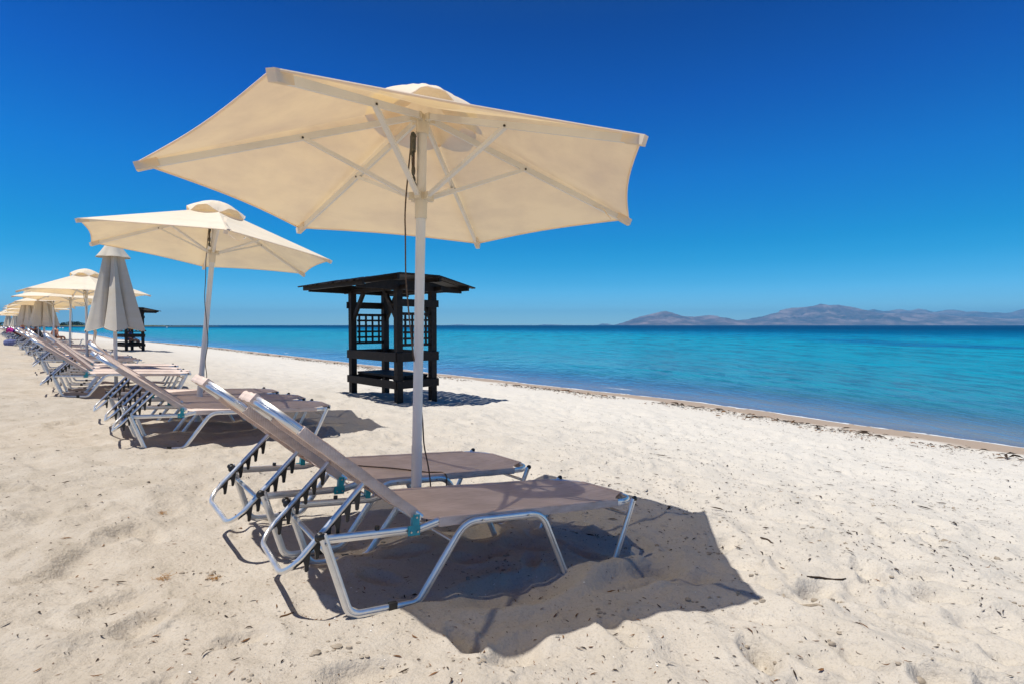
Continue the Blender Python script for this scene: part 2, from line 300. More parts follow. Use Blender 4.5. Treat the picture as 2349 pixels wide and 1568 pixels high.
# ------------------------------------------------------------ helpers
class MB:
    def __init__(s): s.v = []; s.f = []; s.mi = []; s.m = 0; s.mats = None
    def add(s, vs, fs):
        o = len(s.v); s.v += [tuple(v) for v in vs]; s.f += [tuple(i + o for i in f) for f in fs]; s.mi += [s.m] * len(fs)
    def box(s, c, d, R=None, taper=1.):
        x, y, z = d[0] / 2, d[1] / 2, d[2] / 2
        vs = [Vector((a * x, b * y, e * z)) for e in (-1, 1) for a, b in ((-1, -1), (1, -1), (1, 1), (-1, 1))]
        if R is not None: vs = [R @ v for v in vs]
        vs = [v + Vector(c) for v in vs]
        s.add(vs, [(3, 2, 1, 0), (4, 5, 6, 7), (0, 1, 5, 4), (1, 2, 6, 5), (2, 3, 7, 6), (3, 0, 4, 7)])
    def beam(s, a, b, wd, h, up=(0, 0, 1)):
        a = Vector(a); b = Vector(b); x = (b - a); l = x.length; x.normalize()
        y = Vector(up).cross(x).normalized(); z = x.cross(y)
        s.box((a + b) / 2, (l, wd, h), Matrix((x, y, z)).transposed())
    def sweep(s, pts, prof, side=None, up=None, closed=False, caps=True, scale=None):
        pts = [Vector(p) for p in pts]; n = len(pts); rings = []
        for i, p in enumerate(pts):
            if closed: T = (pts[(i + 1) % n] - pts[i - 1]).normalized()
            else: T = (pts[min(i + 1, n - 1)] - pts[max(i - 1, 0)]).normalized()
            if side is not None:
                A = Vector(side); A = (A - T * A.dot(T)).normalized(); B = A.cross(T).normalized()
                if B.z < 0 and False: B = -B
            else:
                U = Vector(up if up is not None else (0, 0, 1)); B = (U - T * U.dot(T))
                if B.length < 1e-4: B = Vector((1, 0, 0)) - T * T.x
                B.normalize(); A = T.cross(B)
            k = 1 if scale is None else scale[i]
            rings.append([p + A * (x * k) + B * (y * k) for x, y in prof])
        k = len(prof); vs = [v for r in rings for v in r]; fs = []
        m = n if closed else n - 1
        for i in range(m):
            j = (i + 1) % n
            for a in range(k):
                b = (a + 1) % k; fs.append((i * k + a, i * k + b, j * k + b, j * k + a))
        if caps and not closed:
            fs.append(tuple(range(k))[::-1]); fs.append(tuple(range((n - 1) * k, n * k)))
        s.add(vs, fs)
    def tube(s, pts, r, n=10, **kw):
        s.sweep(pts, [(r * math.cos(2 * PI * i / n), r * math.sin(2 * PI * i / n)) for i in range(n)], **kw)
    def grid(s, fn, nu, nv, flip=False):
        vs = [fn(i / nu, j / nv) for i in range(nu + 1) for j in range(nv + 1)]
        fs = []
        for i in range(nu):
            for j in range(nv):
                a = i * (nv + 1) + j; q = (a, a + nv + 1, a + nv + 2, a + 1)
                fs.append(q[::-1] if flip else q)
        s.add(vs, fs)
    def ico(s, c, r, nu=8, nv=6, fn=None):
        c = Vector(c); r = Vector(r) if not isinstance(r, (int, float)) else Vector((r, r, r))
        vs = [c + Vector((0, 0, -r.z))]
        for j in range(1, nv):
            ph = -PI / 2 + PI * j / nv
            for i in range(nu):
                th = 2 * PI * i / nu; d = Vector((math.cos(ph) * math.cos(th), math.cos(ph) * math.sin(th), math.sin(ph)))
                k = fn(d) if fn else 1
                vs.append(c + Vector((d.x * r.x, d.y * r.y, d.z * r.z)) * k)
        vs.append(c + Vector((0, 0, r.z))); fs = []
        for i in range(nu): fs.append((0, 1 + (i + 1) % nu, 1 + i))
        for j in range(nv - 2):
            for i in range(nu):
                a = 1 + j * nu + i; b = 1 + j * nu + (i + 1) % nu; fs.append((a, b, b + nu, a + nu))
        o = 1 + (nv - 2) * nu
        for i in range(nu): fs.append((o + i, o + (i + 1) % nu, len(vs) - 1))
        s.add(vs, fs)
    def build(s, name, m, parent=None, smooth=True, angle=35):
        me = bpy.data.meshes.new(name); me.from_pydata(s.v, [], s.f)
        for x in (m if isinstance(m, (list, tuple)) else [m]): me.materials.append(x)
        if isinstance(m, (list, tuple)): me.polygons.foreach_set('material_index', s.mi)
        me.update()
        if smooth: me.shade_smooth(); me.set_sharp_from_angle(angle=rad(angle))
        o = bpy.data.objects.new(name, me); COL.objects.link(o)
        if parent: o.parent = parent
        return o
def tag(o, label=None, cat=None, group=None, kind=None):
    for k, v in (('label', label), ('category', cat), ('group', group), ('kind', kind)):
        if v: o[k] = v
    return o
def empty(name, loc=(0, 0, 0), label=None, cat=None, group=None):
    o = bpy.data.objects.new(name, None); COL.objects.link(o); o.location = loc; o.empty_display_size = .2
    return tag(o, label, cat, group)
def kids(o): return [c for c in bpy.data.objects if c.parent == o]
def copy_tree(o, parent=None):
    c = o.copy(); COL.objects.link(c)
    c.parent = parent
    for ch in kids(o): copy_tree(ch, c)
    return c
def fillet(P, r, n=6):
    P = [Vector(p) for p in P]; out = [P[0]]
    for i in range(1, len(P) - 1):
        a, b, c = P[i - 1], P[i], P[i + 1]; u = (a - b); v = (c - b); lu, lv = u.length, v.length; u.normalize(); v.normalize()
        rr = r[i - 1] if isinstance(r, (list, tuple)) else r
        ang = u.angle(v); d = min(rr / math.tan(ang / 2), lu * .48, lv * .48); R = d * math.tan(ang / 2)
        cen = b + (u + v).normalized() * (R / math.sin(ang / 2))
        s_ = (b + u * d - cen); e_ = (b + v * d - cen)
        for k in range(n + 1):
            t_ = k / n; A_ = s_.normalized(); B_ = e_.normalized(); om = A_.angle(B_)
            out.append(cen + (A_ * math.sin((1 - t_) * om) + B_ * math.sin(t_ * om)) / math.sin(om) * s_.length if om > 1e-4 else b)
    out.append(P[-1]); return out
def smoothpath(P, n=6):
    P = [Vector(p) for p in P]; out = []
    for i in range(len(P) - 1):
        p0 = P[max(i - 1, 0)]; p1 = P[i]; p2 = P[i + 1]; p3 = P[min(i + 2, len(P) - 1)]
        for k in range(n):
            t = k / n
            out.append(.5 * ((2 * p1) + (p2 - p0) * t + (2 * p0 - 5 * p1 + 4 * p2 - p3) * t * t + (3 * p1 - p0 - 3 * p2 + p3) * t ** 3))
    out.append(P[-1]); return out

# ------------------------------------------------------------ the lie of the land
NX, NY = .765, .644; TX, TY = -.644, .765
ZW = -.55
def at(t, d): return (d * NX + t * TX, d * NY + t * TY)
T_ = [-400, -50, 1, 7, 18, 50, 66, 76, 90, 155, 217, 332, 500, 700, 1200]
D_ = [-40, 9.5, 11.3, 12.0, 11.3, 10.0, 8.6, 7.2, 5.6, 3.6, -1.9, -22, -90, -300, -900]
def hashn(ix, iy, seed):
    h = (ix.astype(np.int64) * 374761393 + iy.astype(np.int64) * 668265263 + seed * 1442695041) & 0xFFFFFFFF
    h = ((h ^ (h >> 13)) * 1274126177) & 0xFFFFFFFF
    return ((h ^ (h >> 16)) & 0xFFFFFF) / float(0xFFFFFF)
def vn(x, y, seed=0):
    x = np.asarray(x, float); y = np.asarray(y, float); ix = np.floor(x); iy = np.floor(y); fx = x - ix; fy = y - iy
    u = fx ** 3 * (fx * (fx * 6 - 15) + 10); v = fy ** 3 * (fy * (fy * 6 - 15) + 10)
    a = hashn(ix, iy, seed); b = hashn(ix + 1, iy, seed); c = hashn(ix, iy + 1, seed); d = hashn(ix + 1, iy + 1, seed)
    return (a * (1 - u) + b * u) * (1 - v) + (c * (1 - u) + d * u) * v - .5
def fbm(x, y, o=4, seed=0, g=.5):
    s = 0; a = 1.
    for k in range(o):
        s = s + a * vn(x * 2 ** k + 17.3 * k, y * 2 ** k - 9.1 * k, seed + k); a *= g
    return s
rs = np.random.RandomState(4)
DENTS = []
def add_dents(n, x0, x1, y0, y1, smin=.7, smax=1.2, dep=.022):
    for _ in range(n):
        DENTS.append((rs.uniform(x0, x1), rs.uniform(y0, y1), rs.uniform(0, PI), rs.uniform(.10, .16) * rs.uniform(smin, smax), rs.uniform(.045, .075) * rs.uniform(smin, smax), dep * rs.uniform(.4, 1.3)))
add_dents(110, -2.5, 3.8, 1.2, 4.0, .8, 1.25, .026)
add_dents(130, -6, 6, 3, 8)
add_dents(200, -12, 10, 7, 15)
add_dents(60, .8, 3.6, 1.3, 3.2, .6, 1.3, .035)
DENTS += [(1.62, 1.98, .4, .09, .06, .05), (1.05, 2.15, 1.2, .1, .05, .035), (-.55, 1.92, .5, .12, .06, .035), (.05, 2.75, .6, .3, .12, .05), (.75, 3.0, .6, .3, .12, .05),
          (1.9, 2.35, 2.9, .16, .035, .035), (1.85, 2.0, 2.6, .18, .03, .03)]
DENTS = np.array(DENTS)
def shore_q(x, y):
    d = NX * x + NY * y; t = TX * x + TY * y
    return np.interp(t, T_, D_) + .25 * fbm(t * .12, t * 0 + 3.1, 3, 5) + .10 * fbm(t * .8, t * 0 + 8.1, 3, 55) - d
def ground(x, y):
    x = np.asarray(x, float); y = np.asarray(y, float); q = shore_q(x, y)
    z = ZW + np.where(q < 0, .07 * np.maximum(q, -120), .06 * np.minimum(q, 14) + .012 * np.clip(q - 14, 0, 40))
    amp = np.clip((q - 1.0) / 2.5, 0.03, 1)
    r = np.hypot(x, y)
    n = .060 * fbm(x * .9, y * .9, 3, 1) + .045 * fbm(x * 2.6 + 2 * vn(x, y, 9), y * 2.6, 3, 2)
    rg = (1 - 2 * np.abs(fbm(x * 1.7, y * 1.7 + 5, 3, 21))); n = n + .027 * (rg - .6)
    n = n + .022 * fbm(x * 7.0, y * 7.0, 3, 3) * np.clip(20 / (r + 1), 0, 1)
    lump = np.clip(fbm(x * 1.1 + 9, y * 1.1, 3, 31) + .08, 0, 1)
    n = n + lump * .03 * np.abs(fbm(x * 16, y * 16, 3, 33))
    # the sand is trodden into a shallow hollow under the two closest loungers
    c_, s_ = math.cos(.60), math.sin(.60); u = (x + .845) * c_ + (y - 2.236) * s_; v = -(x + .845) * s_ + (y - 2.236) * c_
    ex = np.maximum(np.maximum(-.25 - u, u - 1.95), 0); ey = np.maximum(np.maximum(-.12 - v, v - 1.7), 0)
    w_ = np.clip(1 - np.hypot(ex, ey) / .7, 0, 1); w_ = w_ * w_ * (3 - 2 * w_)
    pl = .068 - .092 * u - .030 * v - .014
    return z * (1 - w_) + pl * w_ + n * amp * (1 - .62 * w_) + .065 * np.exp(-((x + .61) ** 2 + (y - 3.36) ** 2) / .05)
def ground_full(x, y):
    z = ground(x, y); x = np.asarray(x, float); y = np.asarray(y, float)
    for dx, dy, a, ra, rb, dep in DENTS:
        m = (np.abs(x - dx) < .6) & (np.abs(y - dy) < .6)
        if not m.any(): continue
        ux = x[m] - dx; uy = y[m] - dy; u = ux * math.cos(a) + uy * math.sin(a); v = -ux * math.sin(a) + uy * math.cos(a)
        rr = (u / ra) ** 2 + (v / rb) ** 2
        z[m] += -dep * np.exp(-rr * rr * .7) + dep * .38 * np.exp(-((np.sqrt(rr) - 1.55) / .42) ** 2)
    return z
def gz(x, y): return float(ground_full(np.array([x]), np.array([y]))[0])
def polar(name, radii, angs, zfn, m, closed=True):
    R, A = np.meshgrid(radii, angs, indexing='ij'); X = R * np.sin(A); Y = R * np.cos(A)
    Z = zfn(X.ravel(), Y.ravel()); V = np.stack([X.ravel(), Y.ravel(), Z], 1)
    nr, na = R.shape; i = np.arange(nr - 1)[:, None]; j = np.arange(na)[None, :]; jn = (j + 1) % na
    F = np.stack([i * na + j + 0 * jn, (i + 1) * na + j + 0 * jn, (i + 1) * na + jn, i * na + jn + 0 * j], -1).reshape(-1, 4)[:, ::-1]
    me = bpy.data.meshes.new(name); me.vertices.add(len(V)); me.vertices.foreach_set('co', V.ravel())
    me.loops.add(F.size); me.loops.foreach_set('vertex_index', F.ravel().astype(np.int32))
    me.polygons.add(len(F)); me.polygons.foreach_set('loop_start', np.arange(0, F.size, 4, dtype=np.int32)); me.polygons.foreach_set('loop_total', np.full(len(F), 4, np.int32))
    me.update(calc_edges=True)
    at_ = me.attributes.new('q', 'FLOAT', 'POINT'); at_.data.foreach_set('value', shore_q(V[:, 0], V[:, 1]).astype(np.float32))
    me.materials.append(m); me.shade_smooth()
    o = bpy.data.objects.new(name, me); COL.objects.link(o); return o
radii = np.concatenate([[0.02, .3, .7], np.exp(np.arange(math.log(1.1), math.log(26), .0055)), np.exp(np.arange(math.log(26.5), math.log(23500), .03))])
angs = np.concatenate([np.linspace(-rad(53), rad(53), 520), np.linspace(rad(53), 2 * PI - rad(53), 60)[1:-1]])
tag(polar("sand", radii, angs, ground_full, M['sand']), kind='structure')
wr = np.concatenate([[1.5], np.exp(np.arange(math.log(5), math.log(300), .02)), np.exp(np.arange(math.log(306), math.log(23500), .06))])
wa = np.concatenate([np.linspace(-rad(60), rad(60), 200), np.linspace(rad(60), 2 * PI - rad(60), 50)[1:-1]])
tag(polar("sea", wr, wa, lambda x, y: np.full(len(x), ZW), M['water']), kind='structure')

# ------------------------------------------------------------ mountains across the water, the wooded headland
def px(D, Y): return (D - 1174.5) / 1220 * Y
def mountain(name, pts, dist, depth, seed, rough=1.5):
    xs = np.array([1376.4 + .414 * a for a, b in pts]); ys = np.array([np.maximum(746.6 - (676.7 + .414 * b), 0) for a, b in pts])
    n = int((xs[-1] - xs[0]) * 1.6); nv = 90
    D = np.linspace(xs[0], xs[-1], n); H = np.interp(D, xs, ys) / 1220 * dist
    k = np.hanning(5); k /= k.sum(); Hs = np.convolve(np.pad(H, 2, 'edge'), k, 'valid'); 
    X0 = px(D, dist); V = []; J = np.linspace(0, 1, nv)
    for j in J:
        Y = dist + (j - .55) * depth
        prof = np.where(j < .55, (j / .55) ** .85, np.clip((1 - j) / .45, 0, 1) ** .8)
        prof = float(prof)
        er = np.abs(fbm(X0 / 700., np.full(n, Y / 900.), 5, seed, .55)) * 2 - .35 + .4 * fbm(X0 / 2000., np.full(n, Y / 1500.), 3, seed + 9)
        z = Hs * prof * (1 - .75 * rough * er * (1 - prof) ** .7 * 1.1)
        z = z - 6 * (prof < .02)
        V.append(np.stack([X0, np.full(n, Y), ZW + np.maximum(z, -3)], 1))
    V = np.concatenate(V); F = []
    for j in range(nv - 1):
        for i in range(n - 1):
            a = j * n + i; F.append((a, a + 1, a + n + 1, a + n))
    me = bpy.data.meshes.new(name); me.from_pydata(V.tolist(), [], F); me.materials.append(M['hill']); me.shade_smooth()
    o = bpy.data.objects.new(name, me); COL.objects.link(o); tag(o, kind='structure'); return o
mountain("hills", [(740, 168), (790, 140), (870, 130), (900, 120), (940, 108), (1000, 95), (1030, 82), (1060, 73), (1130, 70), (1180, 62), (1220, 50), (1265, 58), (1320, 56), (1370, 68), (1430, 92), (1470, 100), (1520, 108), (1570, 100), (1640, 106), (1700, 100), (1760, 104), (1830, 112), (1900, 118), (2000, 122), (2080, 128), (2200, 136), (2300, 132), (2500, 140), (2900, 168)], 14000, 4200, 3)
mountain("hills", [(100, 168), (150, 150), (180, 135), (220, 122), (290, 105), (340, 93), (365, 91), (400, 99), (430, 112), (470, 120), (520, 122), (580, 115), (610, 113), (650, 118), (690, 135), (720, 152), (745, 168)], 13500, 3000, 11)
mountain("hills", [(1380, 168), (1440, 108), (1470, 92), (1510, 80), (1560, 92), (1600, 90), (1650, 80), (1700, 92), (1760, 78), (1800, 84), (1850, 102), (1935, 84), (2000, 97), (2080, 92), (2150, 100), (2200, 97), (2260, 104), (2300, 90), (2360, 74), (2450, 66), (2700, 90), (3100, 168)], 17500, 3500, 23)
mountain("hills", [(-10, 168), (10, 160), (40, 160), (70, 168)], 18000, 900, 31)
mountain("hills", [(-830, 168), (-790, 165.2), (-760, 165), (-720, 168)], 19000, 900, 41)
mountain("hills", [(-340, 168), (-310, 165), (-250, 165.5), (-210, 168)], 19000, 900, 43)
# wooded headland over the bay
def headland():
    b = MB(); n = 160
    Ds = np.linspace(-260, 410, n); dist = 720.
    def f(u, v):
        D = -260 + u * 670; X = px(D, dist); Y = dist + v * 130
        h = (1.6 if D < 255 else .7) + 1.0 * float(vn(np.array(X / 9.), np.array(v * 3.), 3))
        e_ = min(1, v / .12, (1 - v) / .12)
        return Vector((X, Y, ZW - .2 + h * max(e_, 0) * min(1, (410 - D) / 20)))
    b.grid(f, n, 12, True)
    tag(b.build("headland", M['headland']), kind='structure')
    b = MB()
    prof = [(-260, 9), (0, 10.5), (14, 9.5), (25, 4), (60, 4), (110, 6.5), (135, 7.5), (150, 9.5), (163, 12.5), (177, 12), (188, 9.5), (205, 7), (217, 8.5), (230, 10.5), (245, 9), (256, 5), (262, 2.2), (300, 1.6), (330, 1.2), (395, 1.4)]
    pxs = [p[0] for p in prof]; phs = [p[1] for p in prof]
    for k in range(620):
        D = rnd.uniform(-200, 395); hpx = float(np.interp(D, pxs, phs)) * rnd.uniform(.55, 1.0)
        if D > 262 and rnd.random() < .3: continue
        Y = 720 + rnd.uniform(8, 100); X = px(D, Y); H = max(.6, hpx / 1220 * 720 * 1.0)
        rr = H * rnd.uniform(.35, .6)
        for c in range(34):
            th = rnd.uniform(0, 2 * PI); u_ = rnd.uniform(-.6, 1); rho = rr * math.sqrt(max(0, 1 - u_ * u_)) * rnd.uniform(.7, 1.15)
            p = Vector((X + rho * math.cos(th), Y + rho * math.sin(th), ZW + .5 + H * .55 + u_ * H * .45))
            sz = rnd.uniform(.18, .34) * (H / 5 + .4)
            a = Vector((rnd.gauss(0, 1), rnd.gauss(0, 1), rnd.gauss(0, .6))).normalized(); c2 = a.orthogonal().normalized(); c3 = a.cross(c2)
            b.add([p + c2 * sz, p + c3 * sz * 1.1, p - c2 * sz * .9, p - c3 * sz], [(0, 1, 2, 3)])
    tag(b.build("wood", M['crown'], smooth=False), kind='stuff')
headland()

# ------------------------------------------------------------ sun loungers
LW, LL, ZP, ZS = .74, 1.905, .340, .366
HX, HY = LL / 2, LW / 2
def Lp(s, y, z): return Vector((s - HX, y - HY, z))
def rail_prof(h=.038, t=.019):
    a, b = t / 2, h / 2
    return [(-a * .55, b), (a * .55, b), (a, b * .62), (a, b * .22), (a * .35, b * .12), (a * .35, -b * .12), (a, -b * .22), (a, -b * .62), (a * .55, -b), (-a * .55, -b), (-a, -b * .62), (-a, -b * .22), (-a * .35, -b * .12), (-a * .35, b * .12), (-a, b * .22), (-a, b * .62)]
BX0, BZ0, BX1, BZ1 = .45, .405, -.285, .930      # foot and top of the raised backrest
def make_lounger(lift=0.0):
    bx1, bz1 = BX1 + lift * .12, BZ1 + lift * .16
    root = empty("sun_lounger")
    pr = rail_prof()
    b = MB(); i = .026
    path = fillet([Lp(0.01, i, ZP), Lp(.46, i, ZP), Lp(.56, i, ZS), Lp(LL + .075, i, ZS), Lp(LL + .075, LW - i, ZS), Lp(.56, LW - i, ZS), Lp(.46, LW - i, ZP), Lp(.01, LW - i, ZP)], [.12, .12, .15, .15, .12, .12], 9)
    b.sweep(path, pr, up=(0, 0, 1)); b.build("seat_frame", M['alu'], root)
    bd = Vector((bx1 - BX0, 0, bz1 - BZ0)); bl = bd.length; bd.normalize(); bn = Vector((-bd.z, 0, bd.x)) * -1  # normal upwards/footwards
    if bn.z < 0: bn = -bn
    def Bp(u, y, h=0.): return Lp(BX0, y, BZ0) + bd * u + bn * h
    b = MB(); j = .042
    path = fillet([Bp(-.03, j), Bp(bl, j), Bp(bl, LW - j), Bp(-.03, LW - j)], [.16, .16], 12)
    b.sweep(path, rail_prof(.038, .022), up=bn); b.build("backrest_frame", M['alu'], root)
    # legs
    for y in (-.004, LW + .004):
        b = MB()
        path = fillet([Lp(-.005, y, ZP + .028), Lp(.142, y, .004), Lp(.47, y, .004), Lp(.70, y, ZS - .006), Lp(1.185, y, ZS - .006), Lp(1.395, y, -.03), Lp(1.74, y, -.03), Lp(LL + .004, y, ZS + .018)], [.07, .07, .13, .13, .07, .07], 8)
        b.m = 0; b.sweep(path, rail_prof(.036, .020), side=(0, 1, 0))
        o_ = -.013 if y < 0 else .013
        b.m = 1
        for s_, z_ in ((.012, ZP - .012), (.80, ZS - .006), (1.09, ZS - .006), (LL - .004, ZS)):
            b.tube([Lp(s_, y + o_ * .4, z_), Lp(s_, y + o_, z_)], .006, 8)
        lg = b.build("leg", [M['alu'], M['steel']], root)
        b = MB(); b.box(Lp(.34, y, .006), (.040, .026, .044)); b.build("foot_pad", M['black'], lg)
    # crossbars
    for s_, z_, r_ in ((.035, ZP - .065, .013), (.645, ZS - .10, .010), (LL - .045, ZS - .07, .010)):
        b = MB(); b.tube([Lp(s_, .004, z_), Lp(s_, LW - .004, z_)], r_, 12); b.build("crossbar", M['alu'], root)
    # black end caps
    for s_, z_ in ((-.012, ZP + .022), (LL + .012, ZS + .022)):
        for y in (-.004, LW + .004):
            b = MB(); b.ico(Lp(s_, y, z_), (.021, .014, .018), 12, 8)
            if s_ < 0: b.ico(Lp(s_ + .003, y + (.028 if y < 0 else -.028), z_ - .01), (.022, .012, .024), 12, 8)
            b.build("end_cap", M['black'], root)
    b = MB()
    for y in (i, LW - i):
        b = MB(); b.tube([Lp(.25, y, ZP + .017), Lp(.25, y, ZP + .036)], .012, 8); b.build("rubber_stop", M['black'], root)
    # teal hinge brackets
    for y, sg in ((i - .016, -1), (LW - i + .016, 1)):
        b = MB(); b.m = 0
        b.box(Lp(.43, y, ZP), (.060, .007, .046)); b.box(Lp(.437, y + sg * .001, ZP + .045), (.032, .007, .060))
        b.m = 1
        for s_, z_ in ((.413, ZP - .006), (.447, ZP - .006), (.437, ZP + .062)):
            b.tube([Lp(s_, y, z_), Lp(s_, y + sg * .009, z_)], .005, 8)
        b.m = 0; b.box(Lp(.437, y + (.018 if sg < 0 else -.018), BZ0 - .03), (.03, .02, .05))
        b.build("hinge_bracket", [M['teal'], M['steel']], root)
    # adjustable prop: round U tube with black toothed strips
    pv = Bp(bl * .36, 0) ; pvx = pv.x + HX; pvz = pv.z - .022
    b = MB(); ya, yb = .062, LW - .062
    ux, uz = -.135, .185
    path = fillet([Lp(pvx, ya, pvz), Lp(ux, ya, uz), Lp(ux, yb, uz), Lp(pvx, yb, pvz)], .11, 9)
    b.tube(path, .0125, 10); prop = b.build("prop_frame", M['alu'], root)
    ad = Vector((ux - pvx, 0, uz - pvz)); al = ad.length; ad.normalize(); an = Vector((-ad.z, 0, ad.x))
    if an.z > 0: an = -an
    for y in (ya, yb):
        b = MB()
        A0 = Lp(pvx, y, pvz)
        for k in range(6):
            u0 = .060 + k * .064
            p0 = A0 + ad * u0 + an * .006; p1 = A0 + ad * (u0 + .064) + an * .010
            # spine, thick root and a downward finger with an arched notch beside it
            Z = lambda dx, dz: p0 + Vector((dx, 0, dz))
            pl = [p1, p0, Z(.020, .012), Z(.016, -.070), Z(.010, -.076), Z(.002, -.074), Z(-.001, -.048), Z(-.008, -.030), Z(-.020, -.024), Z(-.032, -.030), Z(-.040, -.044), Z(-.046, -.060)]
            n = len(pl); th = Vector((0, .006, 0)); b.add([p - th for p in pl] + [p + th for p in pl], [tuple(range(n)), tuple(range(n, 2 * n))[::-1]] + [(q, (q + 1) % n + 0, (q + 1) % n + n, q + n) for q in range(n)])
        b.build("toothed_strip", M['black'], prop, smooth=False)
    # the sling: one taupe cloth over seat and backrest, wrapped round the rails
    b = MB(); th = .008
    rs_ = random.Random(3)
    def seat(u, v):
        s0 = .40; s1 = LL + .072; s_ = s0 + (s1 - s0) * u
        yl, yh = .010, LW - .010
        if s_ < .57: k = (s_ - .40) / .17; yl = .055 - .042 * k ** 1.4; yh = LW - yl; 
        if s_ > 1.77: k = (s_ - 1.77) / (s1 - 1.77); c = .165 * k ** .75; yl += c; yh -= c
        y = yl + (yh - yl) * v
        z = ZS + .021
        if s_ < .57: k = (s_ - .40) / .17; z = BZ0 + .016 + (ZS + .021 - BZ0 - .016) * (k * k * (3 - 2 * k)) - .018 * math.sin(PI * min(1, k))
        z -= .022 * math.sin(PI * v) ** .8 * min(1, (s_ - .4) / .2 + .3) * min(1, (s1 - s_) / .25) - .002 * math.sin(9 * s_) * math.sin(PI * v)
        return Lp(s_, y, z)
    b.grid(seat, 44, 14, True)
    def back(u, v):
        d_ = bl * u; yl, yh = .022, LW - .022
        if d_ > bl - .19: k = (d_ - bl + .19) / .19; c = .16 * k ** .7; yl += c; yh -= c
        if d_ < .10: k = 1 - d_ / .10; yl += .03 * k; yh -= .03 * k
        y = yl + (yh - yl) * v
        return Bp(d_ , y, .021 - .035 * math.sin(PI * v) ** .8 * min(1, (bl - d_) / .2))
    b.grid(back, 30, 14, False)
    # wrapped sleeves along the rails
    def sleeve(P, wv, up, n=None):
        prf = [(-wv, .023), (wv, .023), (wv + .003, .018), (wv + .003, -.018), (wv, -.023), (-wv, -.023), (-wv - .003, -.018), (-wv - .003, .018)]
        b.sweep(P, prf, up=up)
    for y in (i, LW - i):
        sleeve([Lp(s_, y, ZS + .001 * math.sin(s_ * 31)) for s_ in np.linspace(.565, 1.79, 26)], .0125, (0, 0, 1))
    sleeve([Lp(LL + .075, y, ZS) for y in np.linspace(.175, LW - .175, 12)], .0125, (0, 0, 1))
    for y in (j, LW - j):
        sleeve([Bp(d_, y, .0012 * math.sin(d_ * 37)) for d_ in np.linspace(.02, bl - .20, 22)], .015, bn)
    b2 = [Bp(bl, y, .002 * math.sin(y * 40)) for y in np.linspace(.185, LW - .185, 12)]
    sleeve(b2, .019, bn)
    b.build("sling", M['sling'], root, angle=50)
    return root
def L_world(x, y, rot, z0=None):
    """position of the head-end near corner -> root centre"""
    c, s_ = math.cos(rot), math.sin(rot)
    cx = x + HX * c - HY * s_; cy = y + HX * s_ + HY * c
    return cx, cy
proto = make_lounger(); proto2 = make_lounger(.55)
def place_lounger(o, x, y, rot, label, group, slope=None, roll=0., dz=0.):
    cx, cy = L_world(x, y, rot)
    g = lambda a, b_: float(ground(np.array([a]), np.array([b_]))[0])
    if slope is None:
        c, s_ = math.cos(rot), math.sin(rot)
        base = [ZW + .06 * min(14, float(shore_q(np.array(cx + k * c), np.array(cy + k * s_)))) for k in (-.7, .7)]
        slope = (base[1] - base[0]) / 1.4; z = (base[0] + base[1]) / 2 + dz
    else: z = dz
    o.location = (cx, cy, z + (.02 if dz == 0 else 0))
    o.rotation_euler = (Matrix.Rotation(rot, 3, 'Z') @ Matrix.Rotation(-math.atan(slope), 3, 'Y') @ Matrix.Rotation(math.atan(roll), 3, 'X')).to_euler()
    tag(o, label, "sun lounger", group)
    return o
# the fitted heights: z at the near head corner + slope
def zc(x, y, slope, roll, z0=0.): return -.06 * (NX * x + NY * y - 2.23) + z0 + slope * HX + roll * HY
for pr_, x_, y_, r_, sl_, ro_, lb_ in ((proto, -.845, 2.236, .584, -.107, -.062, "closest sun lounger, raised taupe backrest, standing in front of the largest parasol's pole"),
                                 (None, -1.385, 2.836, .684, -.107, -.005, "sun lounger directly behind the closest one, a loose cord lying over its seat")):
    place_lounger(pr_ or copy_tree(proto), x_, y_, r_, lb_, "taupe sun loungers in the row", sl_, ro_, zc(x_, y_, sl_, ro_, -.018))
UPOS = [(2.94, 1.69), (7.78, 1.28), (13.3, .79), (18.6, .46), (24.2, .12), (30.0, -.35), (35.6, -.75), (41.2, -1.15), (47, -1.6), (53, -2.1), (59.8, -2.7), (66, -3.2), (72, -3.7)]
UNAME = ["", "second open parasol", "large closed grey parasol", "third open parasol", "fourth open parasol", "fifth open parasol", "sixth open parasol", "seventh open parasol", "eighth open parasol", "ninth open parasol", "tenth open parasol", "eleventh open parasol", "farthest open parasol"]
first2 = True
def next_l(up):
    global first2
    if up:
        if first2: first2 = False; return proto2
        return copy_tree(proto2)
    return copy_tree(proto)
spots = [(1, 6.41, .455, .607, 0, "nearest the camera"), (1, 7.17, .44, .64, 0, "middle one"), (1, 8.08, .38, .66, 1, "farthest one")]
for k in range(2, len(UPOS)):
    t_, d_ = UPOS[k]
    offs = [(-1.75, "nearest the camera"), (-.98, "middle one"), (.42, "farthest one")]
    if k in (2,): offs = [(-1.9, "nearest the camera"), (-1.1, "second of four"), (-.3, "third of four"), (.9, "farthest of four")]
    for oo, nm in offs:
        spots.append((k, t_ + oo + rnd.uniform(-.08, .08), d_ - .90 + rnd.uniform(-.1, .1), .66 + rnd.uniform(-.06, .06), rnd.random() < .35, nm))
cnt = 0
for k, t_, d_, r_, up, nm in spots:
    x, y = at(t_, d_)
    place_lounger(next_l(up), x, y, r_, "taupe sun lounger under the %s, %s of its group" % (UNAME[k], nm), "taupe sun loungers in the row", dz=-.035 if k == 1 else 0.)

